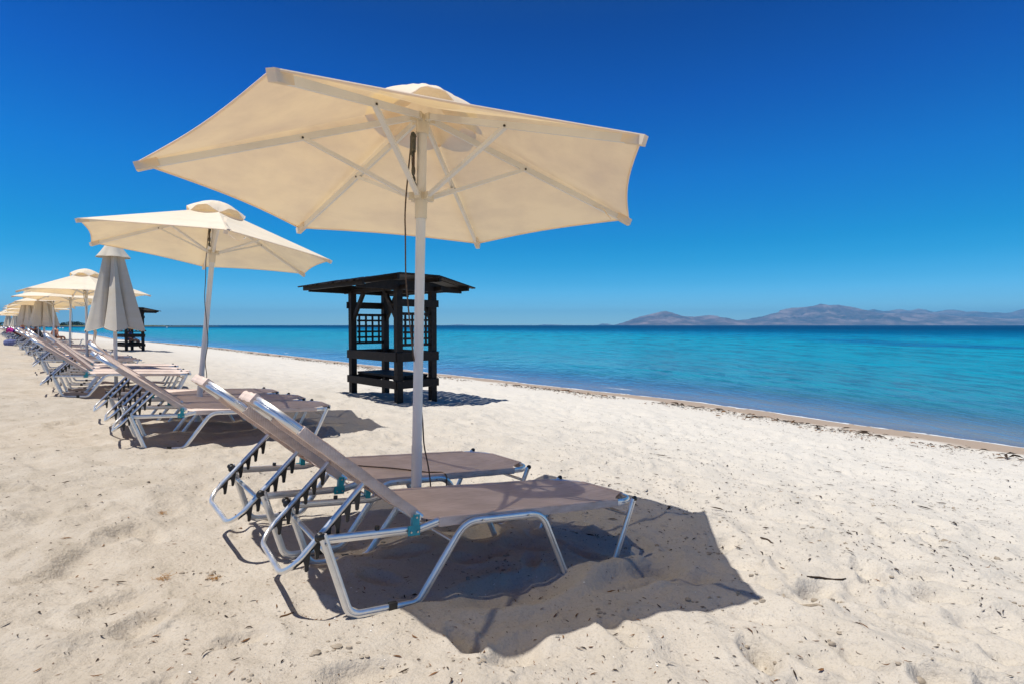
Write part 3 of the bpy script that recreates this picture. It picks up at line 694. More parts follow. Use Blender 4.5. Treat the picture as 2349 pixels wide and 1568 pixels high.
# ------------------------------------------------------------ parasols
CR, ZR, ZH, ZRUN = 1.50, 2.102, 2.630, 2.126
def rotm(tx, ty):
    n = Vector((tx, ty, 1)).normalized(); return Vector((0, 0, 1)).rotation_difference(n).to_matrix()
def open_parasol(name, base, tilt, cant, rot, z0=0., cord_side=1, detail=True, below=.35):
    root = empty(name, (base[0], base[1], base[2]))
    root.rotation_euler = rotm(*tilt).to_euler()
    Rc = rotm(*cant); H0 = Vector((0, 0, ZH))
    def C(v): return Rc @ (Vector(v) - H0) + H0
    tips = [C((CR * math.cos(rot + k * PI / 3), CR * math.sin(rot + k * PI / 3), ZR)) for k in range(6)]
    apex = C((0, 0, ZH + .045))
    b = MB(); b.tube([(0, 0, -below), (0, 0, .55)], .0335, 20); b.tube([(0, 0, .55), (0, 0, ZH - .03)], .0305, 20); b.build("pole", M['white'], root)
    # canopy
    b = MB()
    def pt(k, u, v):   # u 0 at centre ring .. 1 at rim ; v across the panel
        A = tips[k] ; B = tips[(k + 1) % 6]; hub = apex
        a = hub.lerp(A, u); c = hub.lerp(B, u); p = a.lerp(c, v)
        w_ = math.sin(PI * v)
        p = p + (Vector((hub.x, hub.y, p.z)) - p) * (.030 * w_ * u ** 3)
        p.z -= .035 * w_ * (math.sin(PI * min(1, u)) ** .8) * .8 - .012 * w_ * u ** 4
        return p + Vector((0, 0, .022))
    for k in range(6):
        b.grid(lambda u, v, k=k: pt(k, .105 + .895 * u, v), 16, 12, False)
    can = b.build("canopy", M['canvas'], root, angle=60)
    b = MB(); 
    ring = [pt(k, 1.0, v / 10) for k in range(6) for v in range(10)]
    b.tube([p + Vector((0, 0, -.004)) for p in ring], .0055, 6, closed=True, up=(0, 0, 1))
    b.build("hem", M['canvas'], can)
    # pockets at the corners
    for k in range(6):
        b = MB(); p = tips[k]; dr = (p - apex).normalized()
        b.beam(p - dr * .10 + Vector((0, 0, -.004)), p + dr * .012 + Vector((0, 0, -.004)), .036, .045); b.build("corner_pocket", M['canvas'], can)
    # vent cap
    b = MB()
    def cap(u, v):
        th = rot + 2 * PI * v; f6 = abs(math.sin(3 * (th - rot)))
        r_ = .345 * u * (1 - .035 * f6); z = .165 - .045 * u - .095 * u ** 2 - .085 * u ** 4 * (1 - 1.0 * f6)+ .006 * math.sin(17 * th) * u
        return C((r_ * math.cos(th), r_ * math.sin(th), ZH - .01 + z))
    b.grid(cap, 10, 60, True)
    b.tube([cap(1, v / 60) for v in range(60)], .004, 5, closed=True); b.build("vent_cap", M['canvas'], root, angle=60)
    # hub, runner, ribs, struts
    b = MB(); b.tube([C((0, 0, ZH - .13)), C((0, 0, ZH - .02))], .040, 20); 
    for k in range(6):
        a_ = rot + k * PI / 3; b.box(C((.052 * math.cos(a_), .052 * math.sin(a_), ZH - .035)), (.05, .034, .04), Rc @ Matrix.Rotation(a_, 3, 'Z'))
    b.build("hub", M['white_plastic'], root)
    b = MB(); b.tube([(0, 0, ZRUN - .15), (0, 0, ZRUN + .01)], .0385, 20)
    for k in range(6):
        a_ = rot + k * PI / 3; b.box((.052 * math.cos(a_), .052 * math.sin(a_), ZRUN - .015), (.05, .034, .044), Matrix.Rotation(a_, 3, 'Z'))
    b.build("runner", M['white_plastic'], root)
    for k in range(6):
        a_ = rot + k * PI / 3; r0 = C((.06 * math.cos(a_), .06 * math.sin(a_), ZH - .033)); r1 = tips[k] + Vector((0, 0, -.006))
        b = MB(); b.beam(r0, r1, .019, .036); rb = b.build("rib", M['white'], root, smooth=False)
        q = r0.lerp(r1, .44); s0 = Vector((.065 * math.cos(a_), .065 * math.sin(a_), ZRUN - .015))
        sd = Vector((-math.sin(a_), math.cos(a_), 0))
        b = MB(); b.m = 0; b.beam(s0, q + Vector((0, 0, -.004)), .026, .022)
        b.m = 1; b.tube([q - sd * .017 + Vector((0, 0, -.006)), q + sd * .017 + Vector((0, 0, -.006))], .0065, 8)
        b.build("strut", [M['white'], M['black']], root, smooth=False)
    return root, C, tips
def pulley_and_cord(root, side, pts_low, hook_z=None):
    """two pulley blocks with the running cord, on the side of the pole given by angle `side`"""
    c, s_ = math.cos(side), math.sin(side)
    def q(r, z, l=0.): return Vector((r * c - l * s_, r * s_ + l * c, z))
    b = MB()
    b.box(q(.062, ZH - .20), (.020, .045, .11), Matrix.Rotation(side, 3, 'Z')); b.ico(q(.062, ZH - .20, .012), (.014, .03, .04), 10, 6); b.tube([q(.04, ZH - .15), q(.062, ZH - .15)], .006, 6)
    b.ico(q(.062, ZH - .145), (.016, .022, .02), 8, 6); b.ico(q(.062, ZH - .26), (.013, .018, .02), 8, 6)
    b.ico(q(.056, ZRUN + .14), (.013, .020, .035), 10, 6); b.ico(q(.052, ZRUN + .08), (.012, .018, .03), 10, 6); b.tube([q(.035, ZRUN + .05), q(.05, ZRUN + .08)], .006, 6)
    b.build("pulley", M['darkmetal'], root)
    b = MB()
    for l in (-.022, -.004, .008, .020):
        b.tube([q(.060, ZH - .24, l), q(.056, ZRUN + .12, l * .6)], .0032, 6)
    P = smoothpath([q(.064, ZH - .22, -.03)] + [Vector(p) for p in pts_low], 7)
    b.tube(P, .0048, 7); b.build("cord", M['cord'], root)
# nearest parasol: fitted to the photograph
zb1 = .033
u1, C1, tips1 = open_parasol("beach_parasol", (-.613, 3.34, zb1), (.020, .014), (-.004, .035), -1.746)
tag(u1, "largest open cream parasol, its underside and ribs showing above the closest lounger", "parasol", "open cream parasols")
LP = [(-.085, -.06, 2.05), (-.075, -.05, 1.85), (-.068, -.05, 1.6), (-.050, -.05, 1.35), (-.03, -.045, 1.2), (.0, -.045, 1.02), (.02, .044, .9), (.045, .02, .62), (.09, .0, .42), (.12, -.01, .28), (.10, -.03, .16), (.08, -.02, .05)]
LP = [(-.088, -.05, 2.05), (-.085, -.05, 1.85), (-.078, -.05, 1.6), (-.060, -.05, 1.42), (-.045, -.045, 1.28), (-.026, -.035, 1.12), (-.01, .036, .98), (.025, .034, .72), (.040, .03, .55), (.075, .01, .40), (.092, .0, .26), (.075, -.01, .12), (.07, 0, .02)]
pulley_and_cord(u1, rad(215), LP)
# strap hanging from the far rim corner
b = MB(); tp = tips1[2]; hb = Vector((0, 0, ZH)); p0 = tp.lerp(hb, .19) + Vector((0, 0, -.02))
b.sweep([p0, p0 + Vector((.06, -.05, -.03)), p0 + Vector((.11, -.08, -.11))], [(-.012, -.001), (.012, -.001), (.012, .001), (-.012, .001)]); b.build("strap", M['canvas'], u1)
# second parasol
u2, C2, tips2 = open_parasol("beach_parasol", (-4.027, 6.781, .183), (.069, .073), (-.008, .016), -.979, below=.5)
tag(u2, "second open cream parasol on a leaning pole, a loose strap on its rim", "parasol", "open cream parasols")
pulley_and_cord(u2, rad(230), [(-.045, -.06, 2.0), (-.035, -.05, 1.8), (-.02, -.05, 1.5), (.03, -.05, 1.2), (.06, -.03, .95), (.05, -.03, .7), (.07, 0, .5), (.05, 0, .3)])
b = MB(); tp = tips2[0]; p0 = tp + Vector((0, -.01, .01))
b.sweep(smoothpath([p0 + Vector((-.07, .10, .16)), p0 + Vector((.0, .0, .07)), p0 + Vector((.10, .02, -.03)), p0 + Vector((.19, .05, -.05)), p0 + Vector((.14, .0, -.10)), p0 + Vector((.04, 0, -.04))], 6), [(-.012, -.0012), (.012, -.0012), (.012, .0012), (-.012, .0012)]); b.build("strap", M['canvas'], u2)
# the farther open parasols: one built, the rest copies
u3 = None
specs = [(3, 20, (.01, .0), "third open cream parasol, partly hidden by the large closed grey one"), (4, 47, (.03, .02), "fourth open cream parasol, the flatter canopy just below the third"),
         (5, 80, (-.02, .03), "fifth open cream parasol along the row, half hidden by nearer canopies"), (6, 10, (-.05, .0), "sixth open cream parasol along the row, its pole leaning beside a closed one"),
         (7, 33, (.02, .0), "seventh open cream parasol along the row, small in the distance"), (8, 66, (-.01, .03), "eighth open cream parasol along the row, small in the distance"),
         (9, 22, (.03, .0), "ninth open cream parasol along the row, near where the people sit"), (10, 55, (0, .02), "tenth open cream parasol along the row, a tiny canopy"),
         (11, 5, (.0, .0), "eleventh open cream parasol along the row, a tiny canopy"), (12, 35, (.02, 0), "farthest open cream parasol at the end of the row")]
for k, rt, tl, lb in specs:
    x, y = at(*UPOS[k]); z = ZW + .06 * min(14, float(shore_q(np.array(x), np.array(y))))
    if u3 is None:
        u3, _, _ = open_parasol("beach_parasol", (x, y, z), (0, 0), (.01, .02), 0.0, below=.5)
        pulley_and_cord(u3, rad(250), [(-.03, -.07, 2.0), (.03, -.07, 1.7), (.05, -.06, 1.2), (.04, -.05, .7), (.05, 0, .3)])
        o = u3
    else: o = copy_tree(u3)
    o.location = (x, y, z); o.rotation_euler = (rotm(*tl) @ Matrix.Rotation(rad(rt), 3, 'Z')).to_euler()
    tag(o, lb, "parasol", "open cream parasols")
# closed parasols
def closed_parasol(spread=.545):
    root = empty("closed_parasol")
    b = MB(); b.tube([(0, 0, -.5), (0, 0, 2.60)], .0325, 18); b.build("pole", M['white'], root)
    b = MB(); zt = 2.62; L = 1.56
    rr = random.Random(5); off = [rr.uniform(-.12, .12) for _ in range(6)]; dp = [rr.uniform(.30, .52) for _ in range(6)]
    def f(u, v):
        th = 2 * PI * v; ph = th * 6 / (2 * PI); k = int(ph) % 6; fr = ph - int(ph)
        R_ = .19 + (spread - .19) * u ** 1.05
        df = min(fr, 1 - fr) * 2; lobe = (1 - df) ** 1.15
        r_ = R_ * (dp[k] + (1 - dp[k]) * lobe) * (1 + .03 * math.sin(23 * th))
        tw = .22 * math.sin(2 * PI * fr) * u * (1 + off[k])
        z = zt + .02 - (L * math.cos(math.asin(min(.9, (spread - .19) / L)))) * u + (.17 * df ** .9 * u ** 3)
        return Vector((r_ * math.cos(th + tw), r_ * math.sin(th + tw), z))
    b.grid(f, 26, 132, True)
    can = b.build("canopy", M['canvas_grey'], root, angle=60)
    b = MB(); b.tube([f(1, i_ / 132) for i_ in range(132)], .0055, 5, closed=True); b.build("hem", M['canvas_grey'], can)
    b = MB()
    def cp(u, v):
        th = 2 * PI * v; lobe = abs(math.cos(3 * th)); 
        if u < .35: r_ = .13 * u / .35; z = 2.86 - .012 * u / .35
        else: k = (u - .35) / .65; r_ = .13 + (.17 - .035 * (1 - lobe)) * k; z = 2.848 - .23 * k ** .9 - .01 * lobe * k - .012 * (1 - lobe) * k
        return Vector((r_ * math.cos(th), r_ * math.sin(th), z))
    b.grid(cp, 12, 72, True); b.tube([cp(1, i_ / 72) for i_ in range(72)], .005, 5, closed=True); b.build("vent_cap", M['canvas_grey'], root, angle=60)
    b = MB(); b.tube([(0, 0, 2.55), (0, 0, 2.855)], .04, 12); b.build("hub", M['white_plastic'], root)
    b = MB()
    for k in range(6):
        p = f(1, k / 6); b.ico(p + Vector((0, 0, .012)), .014, 8, 6)
    b.build("rib_end", M['black'], root)
    b = MB(); 
    for a_, l_ in ((2.2, .5), (2.6, .42)):
        p0 = Vector((.35 * math.cos(a_), .35 * math.sin(a_), 1.22))
        b.sweep([p0, p0 + Vector((.03, 0, -.12)), p0 + Vector((.01, .02, -.3)), p0 + Vector((.06, 0, -l_))], [(-.014, -.001), (.014, -.001), (.014, .001), (-.014, .001)])
    b.build("strap", M['canvas'], root)
    return root
f1 = closed_parasol()
clist = [(-7.98, 10.7, 15, "large closed grey parasol standing before the dark wooden shelter"), None]
def pos_px(D, Y): return (px(D, Y), Y)
cl = [(264, 10.75, 70, "largest closed grey parasol, folded to a cone before the farther shelter"),
      (102, 23.0, 30, "second closed grey parasol, folded behind the leaning white pole"),
      (67, 26.5, 10, "third closed grey parasol, folded among the canopies near the seated people"),
      (37, 62.0, 50, "fourth closed grey parasol, small and paired with the farthest one"),
      (20, 66.0, 20, "farthest closed grey parasol, smallest cone of the row")]
for i_, (D, Y, r_, lb) in enumerate(cl):
    o = f1 if i_ == 0 else copy_tree(f1)
    x, y = pos_px(D, Y); z = ZW + .06 * min(14, float(shore_q(np.array(x), np.array(y))))
    o.location = (x, y, z); o.rotation_euler = (0, 0, rad(r_)); tag(o, lb, "closed parasol", "closed grey parasols")

# ------------------------------------------------------------ timber shelters
def shelter():
    root = empty("beach_shelter"); W = M['wood']
    g0 = -.17
    for x in (-.9, .9):
        for y in (-.40, .40):
            b = MB(); b.box((x, y, (2.06 - g0 - .5) / 2 + .0 ), (.125, .125, 2.06 - g0 + .5)); b.build("post", W, root, smooth=False)
    def bd(name, a, c, wd, h, par=root):
        b = MB(); b.beam(a, c, wd, h); return b.build(name, W, par, smooth=False)
    G = lambda z: z - g0
    for z, h in ((.20, .15), (.73, .175)):
        for y in (-.40, .40): 
            sgn = -1 if y < 0 else 1
            bd("rail", (-.965, y + sgn * .083 , G(z)), (.965, y + sgn * .083, G(z)), .04, h)
        for x in (-.9, .9):
            sgn = -1 if x < 0 else 1
            bd("rail", (x + sgn * .083, -.485, G(z)), (x + sgn * .083, .485, G(z)), .04, h - .004)
    for x in (-.9, .9):
        sgn = -1 if x < 0 else 1
        bd("rail", (x + sgn * .083, -.485, G(1.77)), (x + sgn * .083, .485, G(1.77)), .04, .14)
        b = MB()   # trellis panel
        for z in (1.56, .96): b.beam((x, -.345, G(z)), (x, .345, G(z)), .035, .055)
        for z in (1.44, 1.32, 1.20, 1.08): b.beam((x + .02, -.30, G(z)), (x + .02, .30, G(z)), .018, .042)
        for y in (-.24, -.08, .08, .24): b.beam((x, y, G(.985)), (x, y, G(1.535)), .018, .042, up=(0, 1, 0))
        b.build("trellis", W, root, smooth=False)
        bd("brace", (x * .95, -.40, G(1.46)), (x * .95 - sgn * .46, -.40, G(2.04)), .06, .085)
        bd("brace", (x * .95, .40, G(1.46)), (x * .95 - sgn * .46, .40, G(2.04)), .06, .085)
    # bench
    for k, y in enumerate((-.27, -.09, .09, .27)):
        bd("bench_slat", (-.80, y, G(.335)), (.80, y, G(.335)), .155, .045)
    for x in (-.7, .7): bd("bench_bearer", (x, -.38, G(.287)), (x, .38, G(.287)), .06, .05)
    # roof: three facets of boards with narrow gaps, fascias and two shaped end beams
    CB = -.12; sec = [(-1.33 + CB, 2.125), (-.45 + CB, 2.300), (.45 + CB, 2.300), (1.33 + CB, 2.110)]
    roof = MB(); n = 19; A = 1.29; rr = random.Random(2)
    for k in range(3):
        (y0, z0), (y1, z1) = sec[k], sec[k + 1]
        for i_ in range(n):
            x = -A + (i_ + .5) * 2 * A / n; dz = rr.uniform(-.006, .008); ex = rr.uniform(-.03, .03)
            if k == 0: y0_ = y0 + ex
            else: y0_ = y0 + .008
            y1_ = y1 + ex if k == 2 else y1 - .008
            roof.beam((x, y0_, G(z0) + dz), (x, y1_, G(z1) + dz), 2 * A / n - .016, .024)
    ro = roof.build("roof", W, root, smooth=False)
    for y, z in ((sec[0][0] + .14, 2.098), (sec[1][0] - .03, 2.24), (sec[2][0] + .03, 2.24), (sec[3][0] - .14, 2.086), (-.40, 2.06), (.40, 2.06)):
        bd("purlin", (-A + .06, y, G(z)), (A - .06, y, G(z)), .05, .085, ro)
    for x in (-.9, .9):
        for y in (-.40, .40): pass
        b = MB(); sgn = -1 if x < 0 else 1; x0 = x + sgn * .084
        pl = [(-1.20 + CB, 2.06), (-1.20 + CB, 2.02), (1.20 + CB, 2.00), (1.20 + CB, 2.04), (.46 + CB, 2.185), (-.46 + CB, 2.195)]
        n_ = len(pl); b.add([(x0 - .02, a, G(z)) for a, z in pl] + [(x0 + .02, a, G(z)) for a, z in pl], [tuple(range(n_))[::-1], tuple(range(n_, 2 * n_))] + [(q, (q + 1) % n_, (q + 1) % n_ + n_, q + n_) for q in range(n_)])
        b.build("end_beam", W, ro, smooth=False)
    return root
s1 = shelter(); s1.location = (-2.53, 11.14, -.17); s1.rotation_euler = (0, 0, rad(-45.5))
tag(s1, "nearer dark stained wooden shelter with bench and trellis, behind the largest parasol's pole", "shelter", "dark wooden beach shelters")
s2 = copy_tree(s1); x, y = px(296, 30.5), 30.5; s2.location = (x, y, gz(x, y) - .03); s2.rotation_euler = (0, 0, rad(-38))
tag(s2, "farther dark wooden shelter half hidden behind the largest closed grey parasol", "shelter", "dark wooden beach shelters")

# ------------------------------------------------------------ people
def body(name, J, links, rads, m, loc, rz, scale=1.):
    """one continuous skinned figure from joints"""
    names = list(J); me = bpy.data.meshes.new(name)
    me.from_pydata([J[k] for k in names], [(names.index(a), names.index(b_)) for a, b_ in links], [])
    o = bpy.data.objects.new(name, me); COL.objects.link(o); o.location = loc; o.rotation_euler = (0, 0, rz); o.scale = (scale,) * 3
    me.materials.append(m)
    md = o.modifiers.new("skin", 'SKIN'); md.use_smooth_shade = True
    sv = me.skin_vertices[0].data
    for i_, k in enumerate(names):
        r_ = rads.get(k, .03); sv[i_].radius = (r_, r_) if isinstance(r_, float) else r_
        sv[i_].use_root = (k == 'pelvis')
    sb = o.modifiers.new("sub", 'SUBSURF'); sb.levels = 1; sb.render_levels = 2
    return o
RAD = dict(pelvis=(.145, .12), waist=(.125, .095), chest=(.15, .105), neckb=.065, neck=.052, head0=.075, head1=.098, head2=.07,
           shL=.062, shR=.062, elL=.042, elR=.042, wrL=.028, wrR=.028, hipL=.09, hipR=.09, knL=.062, knR=.062, anL=.042, anR=.042, toL=.03, toR=.03, haL=(.034, .016), haR=(.034, .016))
def seated(name, label, m, hair, suit, loc, rz, pose=0, hairlen=.0, group=None):
    # facing +x, seat at z=0; metres
    lean = (.10, .25, .02)[pose]
    J = dict(pelvis=(0, 0, .12), waist=(lean * .3, 0, .30), chest=(lean * .7, 0, .50), neckb=(lean, 0, .62), neck=(lean + .03, 0, .69), head0=(lean + .05, 0, .76), head1=(lean + .06, 0, .84), head2=(lean + .055, 0, .90),
             hipL=(.08, .10, .09), hipR=(.08, -.10, .09), shL=(lean * .9, .18, .57), shR=(lean * .9, -.18, .57))
    if pose == 0:     # legs stretched over the side, hands beside the hips
        J.update(knL=(.48, .14, .12), knR=(.48, -.14, .12), anL=(.60, .15, -.28), anR=(.60, -.15, -.28), toL=(.74, .16, -.33), toR=(.74, -.16, -.33),
                 elL=(lean - .06, .30, .33), elR=(lean - .10, -.28, .33), wrL=(.06, .30, .10), wrR=(.10, -.24, .14), haL=(.12, .31, .05), haR=(.17, -.22, .11))
    elif pose == 1:   # knees drawn up, forearms forward
        J.update(knL=(.42, .13, .42), knR=(.46, -.13, .30), anL=(.68, .14, .06), anR=(.82, -.14, .07), toL=(.82, .15, .04), toR=(.95, -.15, .06),
                 elL=(lean + .16, .26, .36), elR=(lean + .14, -.26, .34), wrL=(lean + .36, .18, .42), wrR=(lean + .38, -.14, .36), haL=(lean + .44, .14, .44), haR=(lean + .46, -.10, .37))
    else:
        J.update(knL=(.44, .14, .10), knR=(.44, -.12, .12), anL=(.48, .15, -.32), anR=(.62, -.12, -.30), toL=(.62, .16, -.37), toR=(.76, -.12, -.36),
                 elL=(lean, .28, .32), elR=(lean + .02, -.28, .32), wrL=(.22, .22, .20), wrR=(.24, -.20, .20), haL=(.29, .20, .18), haR=(.31, -.17, .18))
    links = [('pelvis', 'waist'), ('waist', 'chest'), ('chest', 'neckb'), ('neckb', 'neck'), ('neck', 'head0'), ('head0', 'head1'), ('head1', 'head2'), ('pelvis', 'hipL'), ('pelvis', 'hipR'), ('hipL', 'knL'), ('hipR', 'knR'), ('knL', 'anL'), ('knR', 'anR'), ('anL', 'toL'), ('anR', 'toR'),
             ('chest', 'shL'), ('chest', 'shR'), ('shL', 'elL'), ('shR', 'elR'), ('elL', 'wrL'), ('elR', 'wrR'), ('wrL', 'haL'), ('wrR', 'haR')]
    R_ = dict(RAD)
    for sd in 'LR':
        hw = Vector(J['ha' + sd]); wv = Vector(J['wr' + sd]); d_ = (hw - wv).normalized(); s_ = d_.cross(Vector((0, 0, 1))).normalized()
        for f_ in range(5):
            k1, k2 = 'f%d%s' % (f_, sd), 'g%d%s' % (f_, sd)
            if f_ == 4: p1 = wv.lerp(hw, .35) + s_ * (.045 if sd == 'L' else -.045); p2 = p1 + d_ * .035 + Vector((0, 0, -.012)); src = 'wr' + sd
            else: p1 = hw + d_ * .03 + s_ * (-.024 + .016 * f_); p2 = p1 + d_ * (.034, .04, .037, .028)[f_] + Vector((0, 0, -.022)); src = 'ha' + sd
            J[k1] = tuple(p1); J[k2] = tuple(p2); R_[k1] = .009; R_[k2] = .007; links += [(src, k1), (k1, k2)]
    o = body(name, J, links, R_, m, loc, rz)
    tag(o, label, "person", group)
    hc = Vector(J['head1'])
    b = MB(); b.ico(hc + Vector((-.022, 0, .028)), (.105, .098, .100), 14, 10, fn=lambda d: 1 + .05 * math.sin(9 * d.x + 7 * d.y) if d.x < .55 or d.z > .3 else .86)
    if hairlen: b.ico(hc + Vector((-.075, 0, -.07)), (.05, .075, hairlen), 10, 8)
    b.build("hair", hair, o)
    # face: nose, eyes, mouth, ears
    b = MB(); b.ico(hc + Vector((.098, 0, -.015)), (.018, .013, .022), 8, 6)
    for s_ in (-1, 1): b.ico(hc + Vector((-.0, s_ * .09, -.012)), (.018, .010, .028), 8, 6)
    b.build("nose_and_ears", m, o)
    b = MB()
    for s_ in (-1, 1): b.ico(hc + Vector((.088, s_ * .034, .008)), (.008, .013, .006), 8, 6)
    b.ico(hc + Vector((.088, 0, -.052)), (.008, .022, .006), 8, 6); b.build("eyes_and_mouth", M['hair'], o)
    # swimwear follows the body as bands
    b = MB()
    ch = Vector(J['chest']); wa = Vector(J['waist']); pe = Vector(J['pelvis'])
    def band(c0, c1, rx, ry, n=20):
        prev = None
        vs = [c + Vector((rx * k_ * math.cos(2 * PI * i_ / n), ry * k_ * math.sin(2 * PI * i_ / n), 0)) for c, k_ in ((c0, 1.), (c0.lerp(c1, .5), 1.05), (c1, 1.)) for i_ in range(n)]
        b.add(vs, [(j * n + i_, j * n + (i_ + 1) % n, (j + 1) * n + (i_ + 1) % n, (j + 1) * n + i_) for j in range(2) for i_ in range(n)])
    if suit[1]: band(pe + Vector((0, 0, -.03)), ch + Vector((0, 0, .05)), .135, .172)
    else:
        band(ch + Vector((0, 0, -.02)), ch + Vector((0, 0, .02)), .122, .168); band(pe + Vector((0, 0, -.06)), pe + Vector((0, 0, .06)), .15, .178)
    b.build("swimwear", suit[0], o)
    return o
def zland(x, y): return ZW + .06 * min(14, float(shore_q(np.array(x), np.array(y))))
def seat_at(D, Y, dz=.38):
    x, y = px(D, Y), Y; return (x, y, zland(x, y) + dz)
# three bathers on far loungers (a lounger of their own under the first)
def extra_lounger(D, Y, rz, lb):
    x, y = px(D, Y), Y; o = copy_tree(proto); o.location = (x, y, zland(x, y)); o.rotation_euler = (0, 0, rz)
    for c_ in list(kids(o)):
        pass
    tag(o, lb, "sun lounger", "taupe sun loungers in the row"); return o
extra_lounger(143, 33.0, .62, "taupe sun lounger where the dark haired woman in a bikini sits")
extra_lounger(112, 31.0, .62, "taupe sun lounger where the woman in the black swimsuit sits")
seated("person", "dark haired woman in an olive bikini sitting on a lounger, back to the camera", M['skin'], M['hair'], (M['swim_olive'], 0), seat_at(124, 33.3, .40), rad(75), 0)
seated("person", "fair haired woman in a black swimsuit sitting with drawn up knees", M['skin_dark'], M['hair_fair'], (M['swim_black'], 1), seat_at(93, 31.3, .40), rad(190), 1, .10)
seated("person", "bather in purple leaning forward behind the woman in black", M['skin_dark'], M['hair'], (simple("purple_swimwear", (.10, .03, .12), .7), 1), seat_at(79, 33.5, .40), rad(200), 1, .12)
seated("person", "bather with bare legs sitting inside the farther wooden shelter", M['skin'], M['hair'], (M['swim_blue'], 1), (s2.location.x + .1, s2.location.y - .15, s2.location.z + .53), rad(10), 2)
def standing():
    J = dict(pelvis=(0, 0, .95), waist=(0, 0, 1.1), chest=(0, 0, 1.3), neckb=(0, 0, 1.44), neck=(0, 0, 1.5), head0=(.01, 0, 1.57), head1=(.02, 0, 1.65), head2=(.015, 0, 1.71), hipL=(0, .09, .9), hipR=(0, -.09, .9), knL=(.03, .1, .5), knR=(.0, -.1, .5), anL=(0, .1, .08), anR=(-.02, -.1, .08), toL=(.15, .11, .03), toR=(.13, -.11, .03),
             shL=(0, .18, 1.38), shR=(0, -.18, 1.38), elL=(0, .26, 1.12), elR=(0, -.26, 1.12), wrL=(.08, .24, .9), wrR=(.08, -.24, .9), haL=(.10, .24, .83), haR=(.10, -.24, .83))
    links = [('pelvis', 'waist'), ('waist', 'chest'), ('chest', 'neckb'), ('neckb', 'neck'), ('neck', 'head0'), ('head0', 'head1'), ('head1', 'head2'), ('pelvis', 'hipL'), ('pelvis', 'hipR'), ('hipL', 'knL'), ('hipR', 'knR'), ('knL', 'anL'), ('knR', 'anR'), ('anL', 'toL'), ('anR', 'toR'), ('chest', 'shL'), ('chest', 'shR'), ('shL', 'elL'), ('shR', 'elR'), ('elL', 'wrL'), ('elR', 'wrR'), ('wrL', 'haL'), ('wrR', 'haR')]
    x, y = px(51.5, 40), 40
    o = body("person", J, links, RAD, M['skin'], (x, y, zland(x, y)), rad(60)); tag(o, "bather standing between the closed parasols, seen above the loungers", "person")
    b = MB(); b.ico((-.0, 0, 1.69), (.105, .098, .10), 12, 9); b.build("hair", M['hair'], o)
    b = MB(); b.ico((0, 0, .96), (.14, .17, .10), 14, 9); b.build("shorts", M['swim_blue'], o)
standing()
# a swimmer's head in the sea
x, y = px(928.5, 32.0), 32.0
J = dict(pelvis=(0, 0, -.45), chest=(0, 0, -.22), neck=(0, 0, -.04), head0=(.01, 0, .06), head1=(.02, 0, .14), head2=(.02, 0, .20), shL=(0, .17, -.17), shR=(0, -.17, -.17), elL=(.15, .3, -.3), elR=(.15, -.3, -.3))
sw = body("person", J, [('pelvis', 'chest'), ('chest', 'neck'), ('neck', 'head0'), ('head0', 'head1'), ('head1', 'head2'), ('chest', 'shL'), ('chest', 'shR'), ('shL', 'elL'), ('shR', 'elR')], dict(pelvis=.12, chest=.13, neck=.05, head0=.075, head1=.098, head2=.07, shL=.06, shR=.06, elL=.04, elR=.04), M['skin'], (x, y, ZW + .06), rad(120), 1.25)
tag(sw, "swimmer with only the head above water, seen through the nearer shelter", "person")
b = MB(); b.ico((0, 0, .17), (.105, .10, .10), 12, 9); b.build("hair", M['hair_fair'], sw)
for D, Y, lb in ((137.8, 330, "white buoy floating nearest to the seated bathers"), (144.6, 300, "white buoy floating just outside the other one by the seated bathers"), (243.5, 300, "white buoy floating between the poles before the wooded headland"), (383, 420, "white buoy floating alone past the farther shelter")):
    b = MB(); b.ico((0, 0, .2), (.55, .4, .35), 12, 8, fn=lambda d: 1 + .1 * d.x); tag(b.build("buoy", M['buoy']), lb, "buoy", "white buoys on the sea").location = (px(D, Y), Y, ZW)

# ------------------------------------------------------------ things left on and by the loungers
def towel(name, m, o, lb, u0, u1, tuck=.0):
    """cloth over the raised backrest of lounger o"""
    b = MB(); bd = Vector((BX1 - BX0, 0, BZ1 - BZ0)); bl = bd.length; bd.normalize(); bn = Vector((-bd.z, 0, bd.x)) * -1
    if bn.z < 0: bn = -bn
    rr = random.Random(8)
    def f(u, v):
        d_ = bl * (u0 + (u1 - u0) * u); y = -.03 + (LW + .06) * v
        p = Lp(BX0, y, BZ0) + bd * min(d_, bl + .03) + bn * (.035 + .008 * math.sin(11 * u + 5 * v))
        if d_ > bl + .03: p = p - Vector((0, 0, 1)) * (d_ - bl - .03) + Vector((-.03, 0, 0))
        if v < .06 or v > .94: p = p - bn * .10
        return p
    b.grid(f, 24, 16, False); t_ = b.build(name, m, angle=80)
    md = t_.modifiers.new("thickness", 'SOLIDIFY'); md.thickness = .01
    t_.matrix_world = o.matrix_basis.copy(); tag(t_, lb, "towel"); return t_
Ls = [o for o in bpy.data.objects if o.parent is None and o.name.startswith("sun_lounger")]
def by(s_): return [o for o in Ls if s_ in o['label']][0]
bpy.context.view_layer.update()
towel("towel", M['navy'], by("fifth open parasol, farthest"), "deep blue towel spread over a raised backrest", .2, 1.12)
towel("towel", M['pink'], by("sixth open parasol, nearest"), "bright pink towel hung over a lounger's backrest", .82, 1.22)
towel("towel", M['maroon'], by("seventh open parasol, middle"), "dark maroon towel on a far lounger's backrest", .2, 1.2)
